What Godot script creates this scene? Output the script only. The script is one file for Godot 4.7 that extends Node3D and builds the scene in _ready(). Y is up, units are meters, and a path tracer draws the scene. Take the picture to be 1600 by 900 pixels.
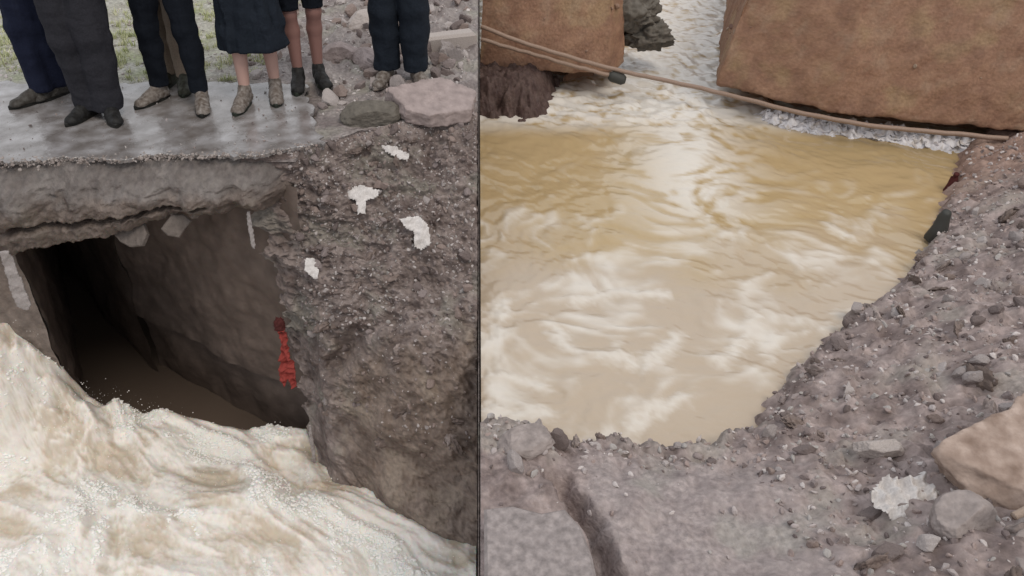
extends Node3D
# A flooded road cutting: on one side a torrent rushes out of a broken culvert under a road with
# bystanders, on the other side a muddy pool lies between collapsed embankments and a stony bank.

const ROAD := 1.9
const POOL := 1.0

var M := {}
var names := {}
var rng := RandomNumberGenerator.new()
var n_big := FastNoiseLite.new()
var n_mid := FastNoiseLite.new()
var n_fine := FastNoiseLite.new()
var n_warp := FastNoiseLite.new()
var n_ridge := FastNoiseLite.new()
var n_cell := FastNoiseLite.new()

# ---------------------------------------------------------------- helpers
func noise_setup(n: FastNoiseLite, sd: int, freq: float, oct: int, kind := FastNoiseLite.TYPE_SIMPLEX_SMOOTH, frac := FastNoiseLite.FRACTAL_FBM):
	n.seed = sd
	n.noise_type = kind
	n.frequency = freq
	n.fractal_type = frac
	n.fractal_octaves = oct

func numbered(called: String) -> String:
	if not names.has(called):
		names[called] = 0
		return called
	names[called] += 1
	return "%s_%03d" % [called, names[called]]

func tag(o: Node, label: String, category: String, group := ""):
	o.set_meta("label", label)
	o.set_meta("category", category)
	if group != "":
		o.set_meta("group", group)
	return o

func thing(called: String, label: String, category: String, at := Vector3.ZERO, turn := 0.0, group := "") -> Node3D:
	var o := Node3D.new()
	o.name = numbered(called)
	add_child(o)
	o.position = at
	o.rotation.y = turn
	tag(o, label, category, group)
	return o

func obj(called: String, mesh: Mesh, mat: Material, parent: Node = null) -> MeshInstance3D:
	var o := MeshInstance3D.new()
	o.mesh = mesh
	o.material_override = mat
	if parent == null:
		o.name = numbered(called)
		add_child(o)
	else:
		o.name = called
		parent.add_child(o, true)
	return o

func struct(called: String, mesh: Mesh, mat: Material) -> MeshInstance3D:
	var o := obj(called, mesh, mat)
	o.set_meta("kind", "structure")
	return o

func lin(r: float, g: float, b: float) -> Color:
	return Color(r, g, b)

func sm(a: float, b: float, x: float) -> float:
	return smoothstep(a, b, x)

func lerp_line(pts: Array, x: float) -> float:
	# pts: [x, value] in rising x
	if x <= pts[0][0]:
		return pts[0][1]
	for i in range(1, pts.size()):
		if x <= pts[i][0]:
			var t: float = (x - pts[i - 1][0]) / (pts[i][0] - pts[i - 1][0])
			return lerpf(pts[i - 1][1], pts[i][1], t)
	return pts[pts.size() - 1][1]

func mesh_from(v: PackedVector3Array, c: PackedColorArray, idx: PackedInt32Array) -> ArrayMesh:
	var n := PackedVector3Array()
	n.resize(v.size())
	for i in range(0, idx.size(), 3):
		var a := idx[i]
		var b := idx[i + 1]
		var d := idx[i + 2]
		var f := (v[d] - v[a]).cross(v[b] - v[a])
		n[a] += f
		n[b] += f
		n[d] += f
	for i in n.size():
		n[i] = n[i].normalized() if n[i].length_squared() > 0.0 else Vector3.UP
	var arr := []
	arr.resize(Mesh.ARRAY_MAX)
	arr[Mesh.ARRAY_VERTEX] = v
	arr[Mesh.ARRAY_NORMAL] = n
	if c.size() == v.size():
		arr[Mesh.ARRAY_COLOR] = c
	arr[Mesh.ARRAY_INDEX] = idx
	var m := ArrayMesh.new()
	m.add_surface_from_arrays(Mesh.PRIMITIVE_TRIANGLES, arr)
	return m

# grid over (i, j); fill(i, j) -> [Vector3, Color]; flip reverses the winding; keep(i, j) may drop cells
func grid_mesh(nu: int, nv: int, fill: Callable, flip := false, lowest := -1e9) -> ArrayMesh:
	var v := PackedVector3Array()
	var c := PackedColorArray()
	v.resize(nu * nv)
	c.resize(nu * nv)
	for j in nv:
		for i in nu:
			var r: Array = fill.call(i, j)
			v[j * nu + i] = r[0]
			c[j * nu + i] = r[1]
	var idx := PackedInt32Array()
	for j in nv - 1:
		for i in nu - 1:
			var a := j * nu + i
			if maxf(maxf(v[a].y, v[a + 1].y), maxf(v[a + nu].y, v[a + nu + 1].y)) < lowest:
				continue
			if flip:
				idx.append_array([a, a + nu, a + 1, a + 1, a + nu, a + nu + 1])
			else:
				idx.append_array([a, a + 1, a + nu, a + 1, a + nu + 1, a + nu])
	return mesh_from(v, c, idx)

func icosphere(levels: int) -> Array:
	var t := (1.0 + sqrt(5.0)) / 2.0
	var vs: Array[Vector3] = []
	for p in [[-1, t, 0], [1, t, 0], [-1, -t, 0], [1, -t, 0], [0, -1, t], [0, 1, t], [0, -1, -t], [0, 1, -t], [t, 0, -1], [t, 0, 1], [-t, 0, -1], [-t, 0, 1]]:
		vs.append(Vector3(p[0], p[1], p[2]).normalized())
	var fs: Array = [[0, 11, 5], [0, 5, 1], [0, 1, 7], [0, 7, 10], [0, 10, 11], [1, 5, 9], [5, 11, 4], [11, 10, 2], [10, 7, 6], [7, 1, 8], [3, 9, 4], [3, 4, 2], [3, 2, 6], [3, 6, 8], [3, 8, 9], [4, 9, 5], [2, 4, 11], [6, 2, 10], [8, 6, 7], [9, 8, 1]]
	for l in levels:
		var mid := {}
		var nf := []
		for f in fs:
			var m := []
			for e in [[f[0], f[1]], [f[1], f[2]], [f[2], f[0]]]:
				var k := Vector2i(mini(e[0], e[1]), maxi(e[0], e[1]))
				if not mid.has(k):
					mid[k] = vs.size()
					vs.append(((vs[e[0]] + vs[e[1]]) / 2.0).normalized())
				m.append(mid[k])
			nf.append_array([[f[0], m[0], m[2]], [f[1], m[1], m[0]], [f[2], m[2], m[1]], [m[0], m[1], m[2]]])
		fs = nf
	return [vs, fs]

# an angular broken stone about 1 m in radius: a ball cut by random planes and roughened
func rock_mesh(sd: int, levels: int, squash: Vector3, cuts := 9, rough := 0.06, flat := true, faces := [], deep := 0.62, reach := 1.0) -> ArrayMesh:
	var r := RandomNumberGenerator.new()
	r.seed = sd
	var ico := icosphere(levels)
	var planes := faces.duplicate()
	for k in cuts:
		var d := Vector3(r.randfn(), r.randfn(), r.randfn()).normalized()
		planes.append([d, r.randf_range(deep, 0.92)])
	var vs := PackedVector3Array()
	for p: Vector3 in ico[0]:
		var rad := reach
		for q in planes:
			var k: float = p.dot(q[0])
			if k > 0.01:
				rad = minf(rad, q[1] / k)
		rad *= 1.0 + rough * n_mid.get_noise_3d(p.x * 0.3 + sd, p.y * 0.3, p.z * 0.3) * 2.0 + rough * 0.7 * n_fine.get_noise_3d(p.x * 0.22, p.y * 0.22 + sd, p.z * 0.22)
		vs.append(p * rad * squash)
	if flat:
		var st := SurfaceTool.new()
		st.begin(Mesh.PRIMITIVE_TRIANGLES)
		st.set_smooth_group(-1)
		for f in ico[1]:
			for k in [f[0], f[2], f[1]]:
				st.add_vertex(vs[k])
		st.generate_normals()
		return st.commit()
	var idx := PackedInt32Array()
	for f in ico[1]:
		idx.append_array([f[0], f[2], f[1]])
	return mesh_from(vs, PackedColorArray(), idx)

func tube(pts: Array, rad: Array, sides := 10) -> ArrayMesh:
	var v := PackedVector3Array()
	var idx := PackedInt32Array()
	for i in pts.size():
		var a: Vector3 = pts[maxi(i - 1, 0)]
		var b: Vector3 = pts[mini(i + 1, pts.size() - 1)]
		var d := (b - a).normalized()
		var up := Vector3.UP if absf(d.y) < 0.9 else Vector3.RIGHT
		var s := d.cross(up).normalized()
		var u := s.cross(d).normalized()
		for k in sides:
			var t := TAU * k / sides
			v.append(pts[i] + (s * cos(t) + u * sin(t)) * rad[i])
	for i in pts.size() - 1:
		for k in sides:
			var a := i * sides + k
			var b := i * sides + (k + 1) % sides
			idx.append_array([a, a + sides, b, b, a + sides, b + sides])
	for e in [0, pts.size() - 1]:
		var c := v.size()
		v.append(pts[e])
		for k in sides:
			var a: int = e * sides + k
			var b: int = e * sides + (k + 1) % sides
			idx.append_array([c, a, b] if e == 0 else [c, b, a])
	return mesh_from(v, PackedColorArray(), idx)

func prism(outline: PackedVector2Array, y0: float, y1: float, bevel := 0.008) -> ArrayMesh:
	# a plate with the plan outline (x, z), chamfered at its upper edge
	var st := SurfaceTool.new()
	st.begin(Mesh.PRIMITIVE_TRIANGLES)
	st.set_smooth_group(-1)
	var inner := Geometry2D.offset_polygon(outline, -bevel)
	var o := outline
	if Geometry2D.is_polygon_clockwise(o):
		o.reverse()
	var top: PackedVector2Array = inner[0] if inner.size() > 0 else o
	var t := Geometry2D.triangulate_polygon(top)
	for k in range(0, t.size(), 3):
		for q in [0, 1, 2]:
			var p := top[t[k + q]]
			st.add_vertex(Vector3(p.x, y1, p.y))
	t = Geometry2D.triangulate_polygon(o)
	for k in range(0, t.size(), 3):
		for q in [0, 2, 1]:
			var p := o[t[k + q]]
			st.add_vertex(Vector3(p.x, y0, p.y))
	var n := o.size()
	for i in n:
		var a := o[i]
		var b := o[(i + 1) % n]
		var ya := y1 - bevel
		for p in [Vector3(a.x, y0, a.y), Vector3(b.x, ya, b.y), Vector3(a.x, ya, a.y), Vector3(a.x, y0, a.y), Vector3(b.x, y0, b.y), Vector3(b.x, ya, b.y)]:
			st.add_vertex(p)
		var ia := nearest(top, a)
		var ib := nearest(top, b)
		for p in [Vector3(a.x, ya, a.y), Vector3(b.x, ya, b.y), Vector3(ib.x, y1, ib.y), Vector3(a.x, ya, a.y), Vector3(ib.x, y1, ib.y), Vector3(ia.x, y1, ia.y)]:
			st.add_vertex(p)
	st.generate_normals()
	return st.commit()

func nearest(pts: PackedVector2Array, p: Vector2) -> Vector2:
	var best := pts[0]
	for q in pts:
		if q.distance_squared_to(p) < best.distance_squared_to(p):
			best = q
	return best

func seg_dist(p: Vector2, pts: Array) -> float:
	var best := 1e9
	for i in pts.size() - 1:
		var a: Vector2 = pts[i]
		var ab: Vector2 = pts[i + 1] - a
		var t := clampf((p - a).dot(ab) / ab.length_squared(), 0.0, 1.0)
		best = minf(best, p.distance_squared_to(a + ab * t))
	return sqrt(best)

# ---------------------------------------------------------------- materials
func grain_texture(sd: int, freq: float, lo: float, hi: float, oct := 5, tint := Color(1, 1, 1)) -> NoiseTexture2D:
	var n := FastNoiseLite.new()
	noise_setup(n, sd, freq, oct)
	var t := NoiseTexture2D.new()
	t.width = 512
	t.height = 512
	t.seamless = true
	t.noise = n
	var g := Gradient.new()
	g.set_color(0, Color(lo * tint.r, lo * tint.g, lo * tint.b))
	g.set_color(1, Color(hi, hi, hi))
	t.color_ramp = g
	return t

func bump_texture(sd: int, freq: float, strength: float, oct := 5) -> NoiseTexture2D:
	var n := FastNoiseLite.new()
	noise_setup(n, sd, freq, oct)
	var t := NoiseTexture2D.new()
	t.width = 512
	t.height = 512
	t.seamless = true
	t.noise = n
	t.as_normal_map = true
	t.bump_strength = strength
	return t

func surf(col: Color, rough: float, spec := 0.4, vertex := false) -> StandardMaterial3D:
	var m := StandardMaterial3D.new()
	m.albedo_color = col.linear_to_srgb()
	m.roughness = rough
	m.metallic_specular = spec
	m.vertex_color_use_as_albedo = vertex
	return m

func grainy(m: StandardMaterial3D, alb: Texture2D, nor: Texture2D, scale: float, depth := 1.0) -> StandardMaterial3D:
	m.uv1_triplanar = true
	m.uv1_world_triplanar = true
	m.uv1_scale = Vector3.ONE * scale
	if alb:
		m.albedo_texture = alb
	if nor:
		m.normal_enabled = true
		m.normal_texture = nor
		m.normal_scale = depth
	return m

func make_materials():
	var g_soil := grain_texture(3, 0.02, 0.72, 1.0, 6)
	var g_fine := grain_texture(5, 0.05, 0.8, 1.0, 5)
	var b_soil := bump_texture(7, 0.03, 9.0, 6)
	var b_fine := bump_texture(9, 0.06, 5.0, 5)
	var b_cloth := bump_texture(11, 0.015, 6.0, 4)
	var b_ripple := bump_texture(13, 0.012, 5.0, 4)
	var g_dirt := grain_texture(33, 0.02, 0.35, 1.0, 5, Color(1.0, 0.82, 0.68))
	var b_froth := bump_texture(17, 0.035, 6.0, 5)
	M.soil = grainy(surf(lin(1, 1, 1), 0.85, 0.35, true), grain_texture(25, 0.03, 0.70, 1.0, 6), b_soil, 1.6, 0.85)
	M.soil.roughness_texture = grain_texture(27, 0.01, 0.45, 1.0, 4)
	M.soil.roughness = 1.0
	M.mud = grainy(surf(lin(1, 1, 1), 0.65, 0.4, true), g_fine, b_soil, 1.2, 0.4)
	M.stone = []
	for c in [[0.29, 0.24, 0.232], [0.38, 0.335, 0.325], [0.20, 0.16, 0.152], [0.48, 0.43, 0.415], [0.32, 0.25, 0.225]]:
		M.stone.append(grainy(surf(lin(c[0], c[1], c[2]), 0.8, 0.4), g_fine, b_fine, 5.0, 0.6))
	M.mud_stone = []
	for c in [[0.34, 0.22, 0.16], [0.25, 0.15, 0.115], [0.43, 0.32, 0.24]]:
		M.mud_stone.append(grainy(surf(lin(c[0], c[1], c[2]), 0.75, 0.4), g_fine, b_fine, 4.0, 0.6))
	M.clod = []
	for c in [[0.30, 0.235, 0.21], [0.40, 0.33, 0.305], [0.22, 0.17, 0.15]]:
		M.clod.append(grainy(surf(lin(c[0], c[1], c[2]), 0.8, 0.35), M.soil.albedo_texture, b_soil, 2.0, 0.9))
	M.boulder_tan = grainy(surf(lin(0.56, 0.45, 0.39), 0.85, 0.3), grain_texture(35, 0.015, 0.6, 1.0, 6, Color(1.0, 0.93, 0.88)), b_soil, 1.2, 0.5)
	M.boulder_grey = grainy(surf(lin(0.42, 0.36, 0.34), 0.85, 0.3), g_soil, b_fine, 1.5, 0.5)
	M.boulder_olive = grainy(surf(lin(0.20, 0.18, 0.155), 0.85, 0.3), g_soil, b_fine, 1.5, 0.6)
	M.boulder_pink = grainy(surf(lin(0.45, 0.37, 0.355), 0.8, 0.3), g_soil, b_fine, 1.2, 0.5)
	M.pale_stone = grainy(surf(lin(0.52, 0.46, 0.43), 0.8, 0.35), g_fine, b_fine, 4.0, 0.6)
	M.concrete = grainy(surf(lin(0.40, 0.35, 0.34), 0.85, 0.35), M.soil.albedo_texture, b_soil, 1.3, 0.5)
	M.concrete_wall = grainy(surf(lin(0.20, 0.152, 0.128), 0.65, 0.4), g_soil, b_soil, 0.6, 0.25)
	M.chunk = grainy(surf(lin(0.21, 0.178, 0.16), 0.85, 0.35), g_soil, b_soil, 2.0, 0.7)
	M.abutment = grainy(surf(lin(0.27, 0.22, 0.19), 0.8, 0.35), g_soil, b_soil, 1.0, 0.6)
	M.edge = grainy(surf(lin(1, 1, 1), 0.6, 0.45, true), g_soil, b_soil, 2.0, 0.9)
	M.torrent = grainy(surf(lin(1, 1, 1), 0.38, 0.5, true), grain_texture(31, 0.05, 0.93, 1.0, 4), b_froth, 0.8, 0.22)
	M.torrent.subsurf_scatter_enabled = true
	M.torrent.subsurf_scatter_strength = 0.5
	M.pool = grainy(surf(lin(1, 1, 1), 0.16, 0.5, true), null, b_ripple, 1.4, 0.12)
	# wet asphalt: puddled film with rougher patches showing through
	var road := grainy(surf(lin(0.35, 0.34, 0.35), 1.0, 0.9), grain_texture(23, 0.012, 0.62, 1.0, 6, Color(1.0, 0.95, 0.9)), b_fine, 0.9, 0.07)
	road.roughness_texture = grain_texture(21, 0.007, 0.08, 0.42, 5)
	M.road = road
	M.pipe = grainy(surf(lin(0.37, 0.26, 0.2), 0.55, 0.45), g_fine, b_fine, 3.0, 0.4)
	M.coupling = surf(lin(0.05, 0.05, 0.045), 0.6, 0.4)
	M.paper = grainy(surf(lin(0.74, 0.70, 0.68), 0.75, 0.4), g_fine, b_cloth, 3.0, 0.4)
	M.red_cloth = grainy(surf(lin(0.34, 0.065, 0.055), 0.9, 0.25), g_fine, b_cloth, 4.0, 0.6)
	M.dark_red = grainy(surf(lin(0.10, 0.028, 0.026), 0.85, 0.3), g_fine, b_cloth, 4.0, 0.6)
	M.strip = grainy(surf(lin(0.42, 0.38, 0.37), 0.7, 0.4), g_fine, b_cloth, 4.0, 0.5)
	M.twig = grainy(surf(lin(0.40, 0.31, 0.25), 0.8, 0.3), g_fine, b_fine, 6.0, 0.6)
	M.grass = surf(lin(1, 1, 1), 0.7, 0.3, true)
	M.grass.backlight_enabled = true
	M.grass.backlight = Color(0.10, 0.12, 0.05)
	M.skin = surf(lin(0.47, 0.30, 0.255), 0.6, 0.4)
	M.skin2 = surf(lin(0.26, 0.14, 0.12), 0.6, 0.4)
	M.lace = surf(lin(0.09, 0.085, 0.08), 0.9, 0.3)
	M.hair = surf(lin(0.012, 0.01, 0.009), 0.5, 0.4)
	M.eye = surf(lin(0.02, 0.015, 0.012), 0.2, 0.5)
	for c in [["navy", 0.016, 0.02, 0.042], ["charcoal", 0.036, 0.036, 0.044], ["black", 0.011, 0.014, 0.021], ["beige", 0.36, 0.29, 0.23], ["blue_grey", 0.019, 0.025, 0.036], ["white_shirt", 0.6, 0.6, 0.58], ["grey_shirt", 0.25, 0.25, 0.26], ["blue_shirt", 0.1, 0.16, 0.27], ["red_shirt", 0.3, 0.08, 0.07], ["green_shirt", 0.1, 0.17, 0.1], ["cream_shirt", 0.5, 0.44, 0.35]]:
		var m := grainy(surf(lin(c[1], c[2], c[3]), 0.9, 0.25), g_fine, b_cloth, 3.0, 0.7)
		M[c[0]] = m
	for c in [["shoe_white", 0.42, 0.40, 0.385], ["shoe_grey", 0.13, 0.13, 0.125], ["shoe_olive", 0.08, 0.09, 0.07], ["shoe_dark", 0.03, 0.032, 0.035], ["sole_dark", 0.03, 0.032, 0.03], ["sole_green", 0.05, 0.07, 0.055], ["sole_white", 0.6, 0.58, 0.56]]:
		M[c[0]] = grainy(surf(lin(c[1], c[2], c[3]), 0.65, 0.4), g_dirt, b_fine, 3.0, 0.4)

# ---------------------------------------------------------------- shapes of the land
const FOOT := [[-1.45, -4.0], [-1.27, -3.88], [-0.95, -3.46], [-0.57, -3.06], [0.0, -2.80]]
const CREST := [[-1.45, -4.14], [-1.25, -4.12], [-0.95, -4.24], [-0.7, -4.45], [-0.3, -4.65], [0.0, -4.72]]

# the rubble bank beside the culvert, s = 0 at its foot and 1 at its crest
func bank_point(x: float, s: float) -> Vector3:
	var zf := lerp_line(FOOT, x) 
	var zt := lerp_line(CREST, x)
	var bulge := 0.10 * sin(PI * minf(s * 1.25, 1.0)) * sm(-1.2, -0.75, x)
	var y := -0.25 + (ROAD + 0.24) * (s + bulge)
	var p := Vector3(x, minf(y, ROAD - 0.01), lerpf(zf, zt, s))
	var nrm := Vector3(0, zf - zt, 1.9).normalized()
	var w := sm(0.0, 0.05, s) * (1.0 - sm(0.93, 1.0, s) * 0.8)
	var rough := sm(0.1, 0.5, s + 0.12 * n_mid.get_noise_2d(x, s))
	var d := 0.13 * n_big.get_noise_3d(p.x, p.y * 1.3, p.z)
	d += (0.03 + 0.035 * rough) * n_mid.get_noise_3d(p.x, p.y * 1.8, p.z)
	d += (0.009 + 0.015 * rough) * n_fine.get_noise_3d(p.x, p.y * 1.6, p.z)
	# earth slumps at the mouth of the culvert
	d -= 0.16 * sm(-0.93, -1.12, x) * sm(0.75, 0.3, s)
	# a dark hollow under the overhanging sod half way down
	var hol := Vector2((x + 0.78) / 0.16, (s - 0.40 - (x + 0.78) * 0.35) / 0.035)
	d -= 0.16 * exp(-hol.length_squared())
	# undercut where the torrent gnaws at the foot
	d -= 0.15 * sm(0.28, 0.14, s) * sm(-1.1, -0.8, x)
	# a rounded lobe of slumped brown earth low on the right
	d += 0.13 * exp(-pow((x + 0.3) / 0.28, 2.0) - pow((s - 0.33) / 0.14, 2.0))
	p += nrm * d * w
	p.x = minf(x, -0.006)
	return p

func upper_height(x: float, z: float) -> float:
	var h := ROAD - 0.012
	var rubble := sm(-1.0, -0.6, x) * sm(-4.3, -4.7, z) + sm(-1.7, -1.2, x) * sm(-5.3, -5.6, z)
	rubble = clampf(rubble, 0.0, 1.0)
	var behind := sm(-5.2, -5.6, z)
	h += behind * (0.035 * n_big.get_noise_2d(x, z) + 0.05 * sm(-5.5, -8.0, z))
	h += rubble * (0.02 + 0.05 * n_big.get_noise_2d(x * 1.5, z * 1.5) + 0.035 * n_mid.get_noise_2d(x, z) + 0.012 * n_fine.get_noise_2d(x, z))
	if x > -1.02 or z < -5.2:
		return h
	return ROAD - 0.06

const WATERLINE := [[8.5, -7.6], [5.2, -7.05], [4.48, -6.5], [3.99, -6.04], [3.72, -5.62], [3.50, -5.3], [3.1, -4.7], [2.78, -4.3], [2.54, -4.0], [2.25, -3.82], [2.04, -3.62], [1.74, -3.32], [1.49, -3.03], [1.34, -2.84], [1.2, -2.78], [1.03, -2.71], [0.78, -2.73], [0.47, -2.75], [0.29, -2.80], [0.1, -2.86], [-0.5, -2.85]]
var shore := []
var shore_poly := PackedVector2Array()
const CRACK := [[0.30, -2.42], [0.36, -2.26], [0.44, -2.10], [0.47, -1.95], [0.485, -1.74], [0.47, -1.4], [0.5, -1.0]]
var crack := []

func bank_height(x: float, z: float) -> float:
	var p := Vector2(x, z)
	var wob := Vector2(n_mid.get_noise_2d(x, z + 9.0), n_mid.get_noise_2d(x + 5.0, z)) * 0.06
	var sd := seg_dist(p + wob, shore)
	if Geometry2D.is_point_in_polygon(p + wob, shore_poly):
		sd = -sd
	if sd < -0.25:
		return 0.6
	if sd < 0.0:
		return POOL - 0.02 + sd * 0.9
	var right := sm(0.9, 1.9, x)
	var flat := (1.0 - sm(1.15, 1.6, x)) * sm(-2.62, -2.35, z)
	var slope := lerpf(0.24, 0.40, right)
	var h := POOL - 0.02 + 0.10 * sm(0.0, 0.08, sd) + slope * minf(sd, 1.7) + 0.15 * slope * maxf(sd - 1.7, 0.0)
	h += (0.07 * n_big.get_noise_2d(x, z)) * sm(0.0, 0.25, sd)
	h += lerpf(0.05, 0.014, flat) * n_mid.get_noise_2d(x, z)
	h += lerpf(0.024, 0.006, flat) * n_fine.get_noise_2d(x, z)
	# the lip of earth left of the broken slab
	h += 0.06 * sm(0.42, 0.25, x) * sm(-2.0, -2.2, z) * sm(-2.9, -2.6, z)
	var cr := seg_dist(p + wob * 0.6, crack)
	h -= 0.17 * sm(0.07, 0.015, cr) * sm(-2.45, -2.25, z)
	return h

# ---------------------------------------------------------------- people
class Field:
	var o: Vector3
	var n: Vector3i
	var c: float
	var f: PackedFloat32Array

	func _init(lo: Vector3, hi: Vector3, cell: float):
		o = lo
		c = cell
		n = Vector3i(((hi - lo) / cell).ceil()) + Vector3i.ONE
		f.resize(n.x * n.y * n.z)
		f.fill(1.0)

	# a tapered capsule joined to what is there by a smooth minimum of reach k; sq flattens it about its axis
	func bone(a: Vector3, b: Vector3, ra: float, rb: float, k := 0.03, sq := Vector3.ONE):
		var r := maxf(ra, rb) + k + c * 2.0
		var lo := Vector3i(((a.min(b) - Vector3.ONE * r - o) / c).floor()).clamp(Vector3i.ZERO, n - Vector3i.ONE)
		var hi := Vector3i(((a.max(b) + Vector3.ONE * r - o) / c).ceil()).clamp(Vector3i.ZERO, n - Vector3i.ONE)
		var ab := b - a
		var ll := maxf(ab.length_squared(), 1e-9)
		for z in range(lo.z, hi.z + 1):
			for y in range(lo.y, hi.y + 1):
				var row := (z * n.y + y) * n.x
				for x in range(lo.x, hi.x + 1):
					var p := o + Vector3(x, y, z) * c - a
					var t := clampf(p.dot(ab) / ll, 0.0, 1.0)
					var d := ((p - ab * t) / sq).length() - lerpf(ra, rb, t)
					var e := f[row + x]
					var h := clampf(0.5 + 0.5 * (e - d) / k, 0.0, 1.0)
					f[row + x] = lerpf(e, d, h) - k * h * (1.0 - h)

	func wrinkle(noise: FastNoiseLite, amount: float, stretch: Vector3):
		for z in n.z:
			for y in n.y:
				for x in n.x:
					var i := (z * n.y + y) * n.x + x
					if absf(f[i]) < 0.04:
						var p := (o + Vector3(x, y, z) * c) * stretch
						f[i] += amount * noise.get_noise_3dv(p)

	func cut_below(h: float):
		for y in n.y:
			var d := h - (o.y + y * c)
			for z in n.z:
				for x in n.x:
					var i := (z * n.y + y) * n.x + x
					f[i] = maxf(f[i], d)

	func cut_above(h: float):
		for y in n.y:
			var d := (o.y + y * c) - h
			for z in n.z:
				for x in n.x:
					var i := (z * n.y + y) * n.x + x
					f[i] = maxf(f[i], d)

	# surface nets; returns [vertices, normals, indices]
	func nets() -> Array:
		var vid := PackedInt32Array()
		vid.resize(f.size())
		vid.fill(-1)
		var vs := PackedVector3Array()
		var ns := PackedVector3Array()
		var idx := PackedInt32Array()
		var sx := 1
		var sy := n.x
		var sz := n.x * n.y
		var off := [0, sx, sy, sx + sy, sz, sx + sz, sy + sz, sx + sy + sz]
		var edges := [[0, 1], [2, 3], [4, 5], [6, 7], [0, 2], [1, 3], [4, 6], [5, 7], [0, 4], [1, 5], [2, 6], [3, 7]]
		for z in n.z - 1:
			for y in n.y - 1:
				var row := z * sz + y * sy
				for x in n.x - 1:
					var i := row + x
					if f[i] > 0.1:
						continue
					var inside := 0
					for q in 8:
						if f[i + off[q]] < 0.0:
							inside += 1
					if inside == 0 or inside == 8:
						continue
					var acc := Vector3.ZERO
					var cnt := 0
					for e in edges:
						var fa := f[i + off[e[0]]]
						var fb := f[i + off[e[1]]]
						if (fa < 0.0) != (fb < 0.0):
							var t := fa / (fa - fb)
							var pa := Vector3(e[0] & 1, (e[0] >> 1) & 1, (e[0] >> 2) & 1)
							var pb := Vector3(e[1] & 1, (e[1] >> 1) & 1, (e[1] >> 2) & 1)
							acc += pa.lerp(pb, t)
							cnt += 1
					vid[i] = vs.size()
					vs.append(o + (Vector3(x, y, z) + acc / cnt) * c)
					var g := Vector3(f[i + 1] - f[i] + f[i + 1 + sy + sz] - f[i + sy + sz], f[i + sy] - f[i] + f[i + 1 + sy + sz] - f[i + 1 + sz], f[i + sz] - f[i] + f[i + 1 + sy + sz] - f[i + 1 + sy])
					ns.append(g.normalized())
		for z in range(1, n.z - 1):
			for y in range(1, n.y - 1):
				var row := z * sz + y * sy
				for x in range(1, n.x - 1):
					var i := row + x
					if f[i] > 0.1:
						continue
					var neg := f[i] < 0.0
					for ax in 3:
						var st: int = [sx, sy, sz][ax]
						if neg == (f[i + st] < 0.0):
							continue
						var u: int = [sy, sz, sx][ax]
						var w: int = [sz, sx, sy][ax]
						var a := vid[i - u - w]
						var b := vid[i - w]
						var d := vid[i]
						var e := vid[i - u]
						if a < 0 or b < 0 or d < 0 or e < 0:
							continue
						if neg:
							idx.append_array([a, d, b, a, e, d])
						else:
							idx.append_array([a, b, d, a, d, e])
		return [vs, ns, idx]

func nets_mesh(parts: Array) -> ArrayMesh:
	# parts: [nets result, Transform3D] joined into one surface
	var v := PackedVector3Array()
	var nn := PackedVector3Array()
	var idx := PackedInt32Array()
	for q in parts:
		var t: Transform3D = q[1]
		var base := v.size()
		for p in q[0][0]:
			v.append(t * p)
		for p in q[0][1]:
			nn.append((t.basis * p).normalized())
		for k in q[0][2]:
			idx.append(base + k)
	var arr := []
	arr.resize(Mesh.ARRAY_MAX)
	arr[Mesh.ARRAY_VERTEX] = v
	arr[Mesh.ARRAY_NORMAL] = nn
	arr[Mesh.ARRAY_INDEX] = idx
	var m := ArrayMesh.new()
	m.add_surface_from_arrays(Mesh.PRIMITIVE_TRIANGLES, arr)
	return m

var head_nets := []
var hair_nets := []
var hand_nets := []
var shoe_mesh: ArrayMesh
var sole_mesh: ArrayMesh
var lace_mesh: ArrayMesh

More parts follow.
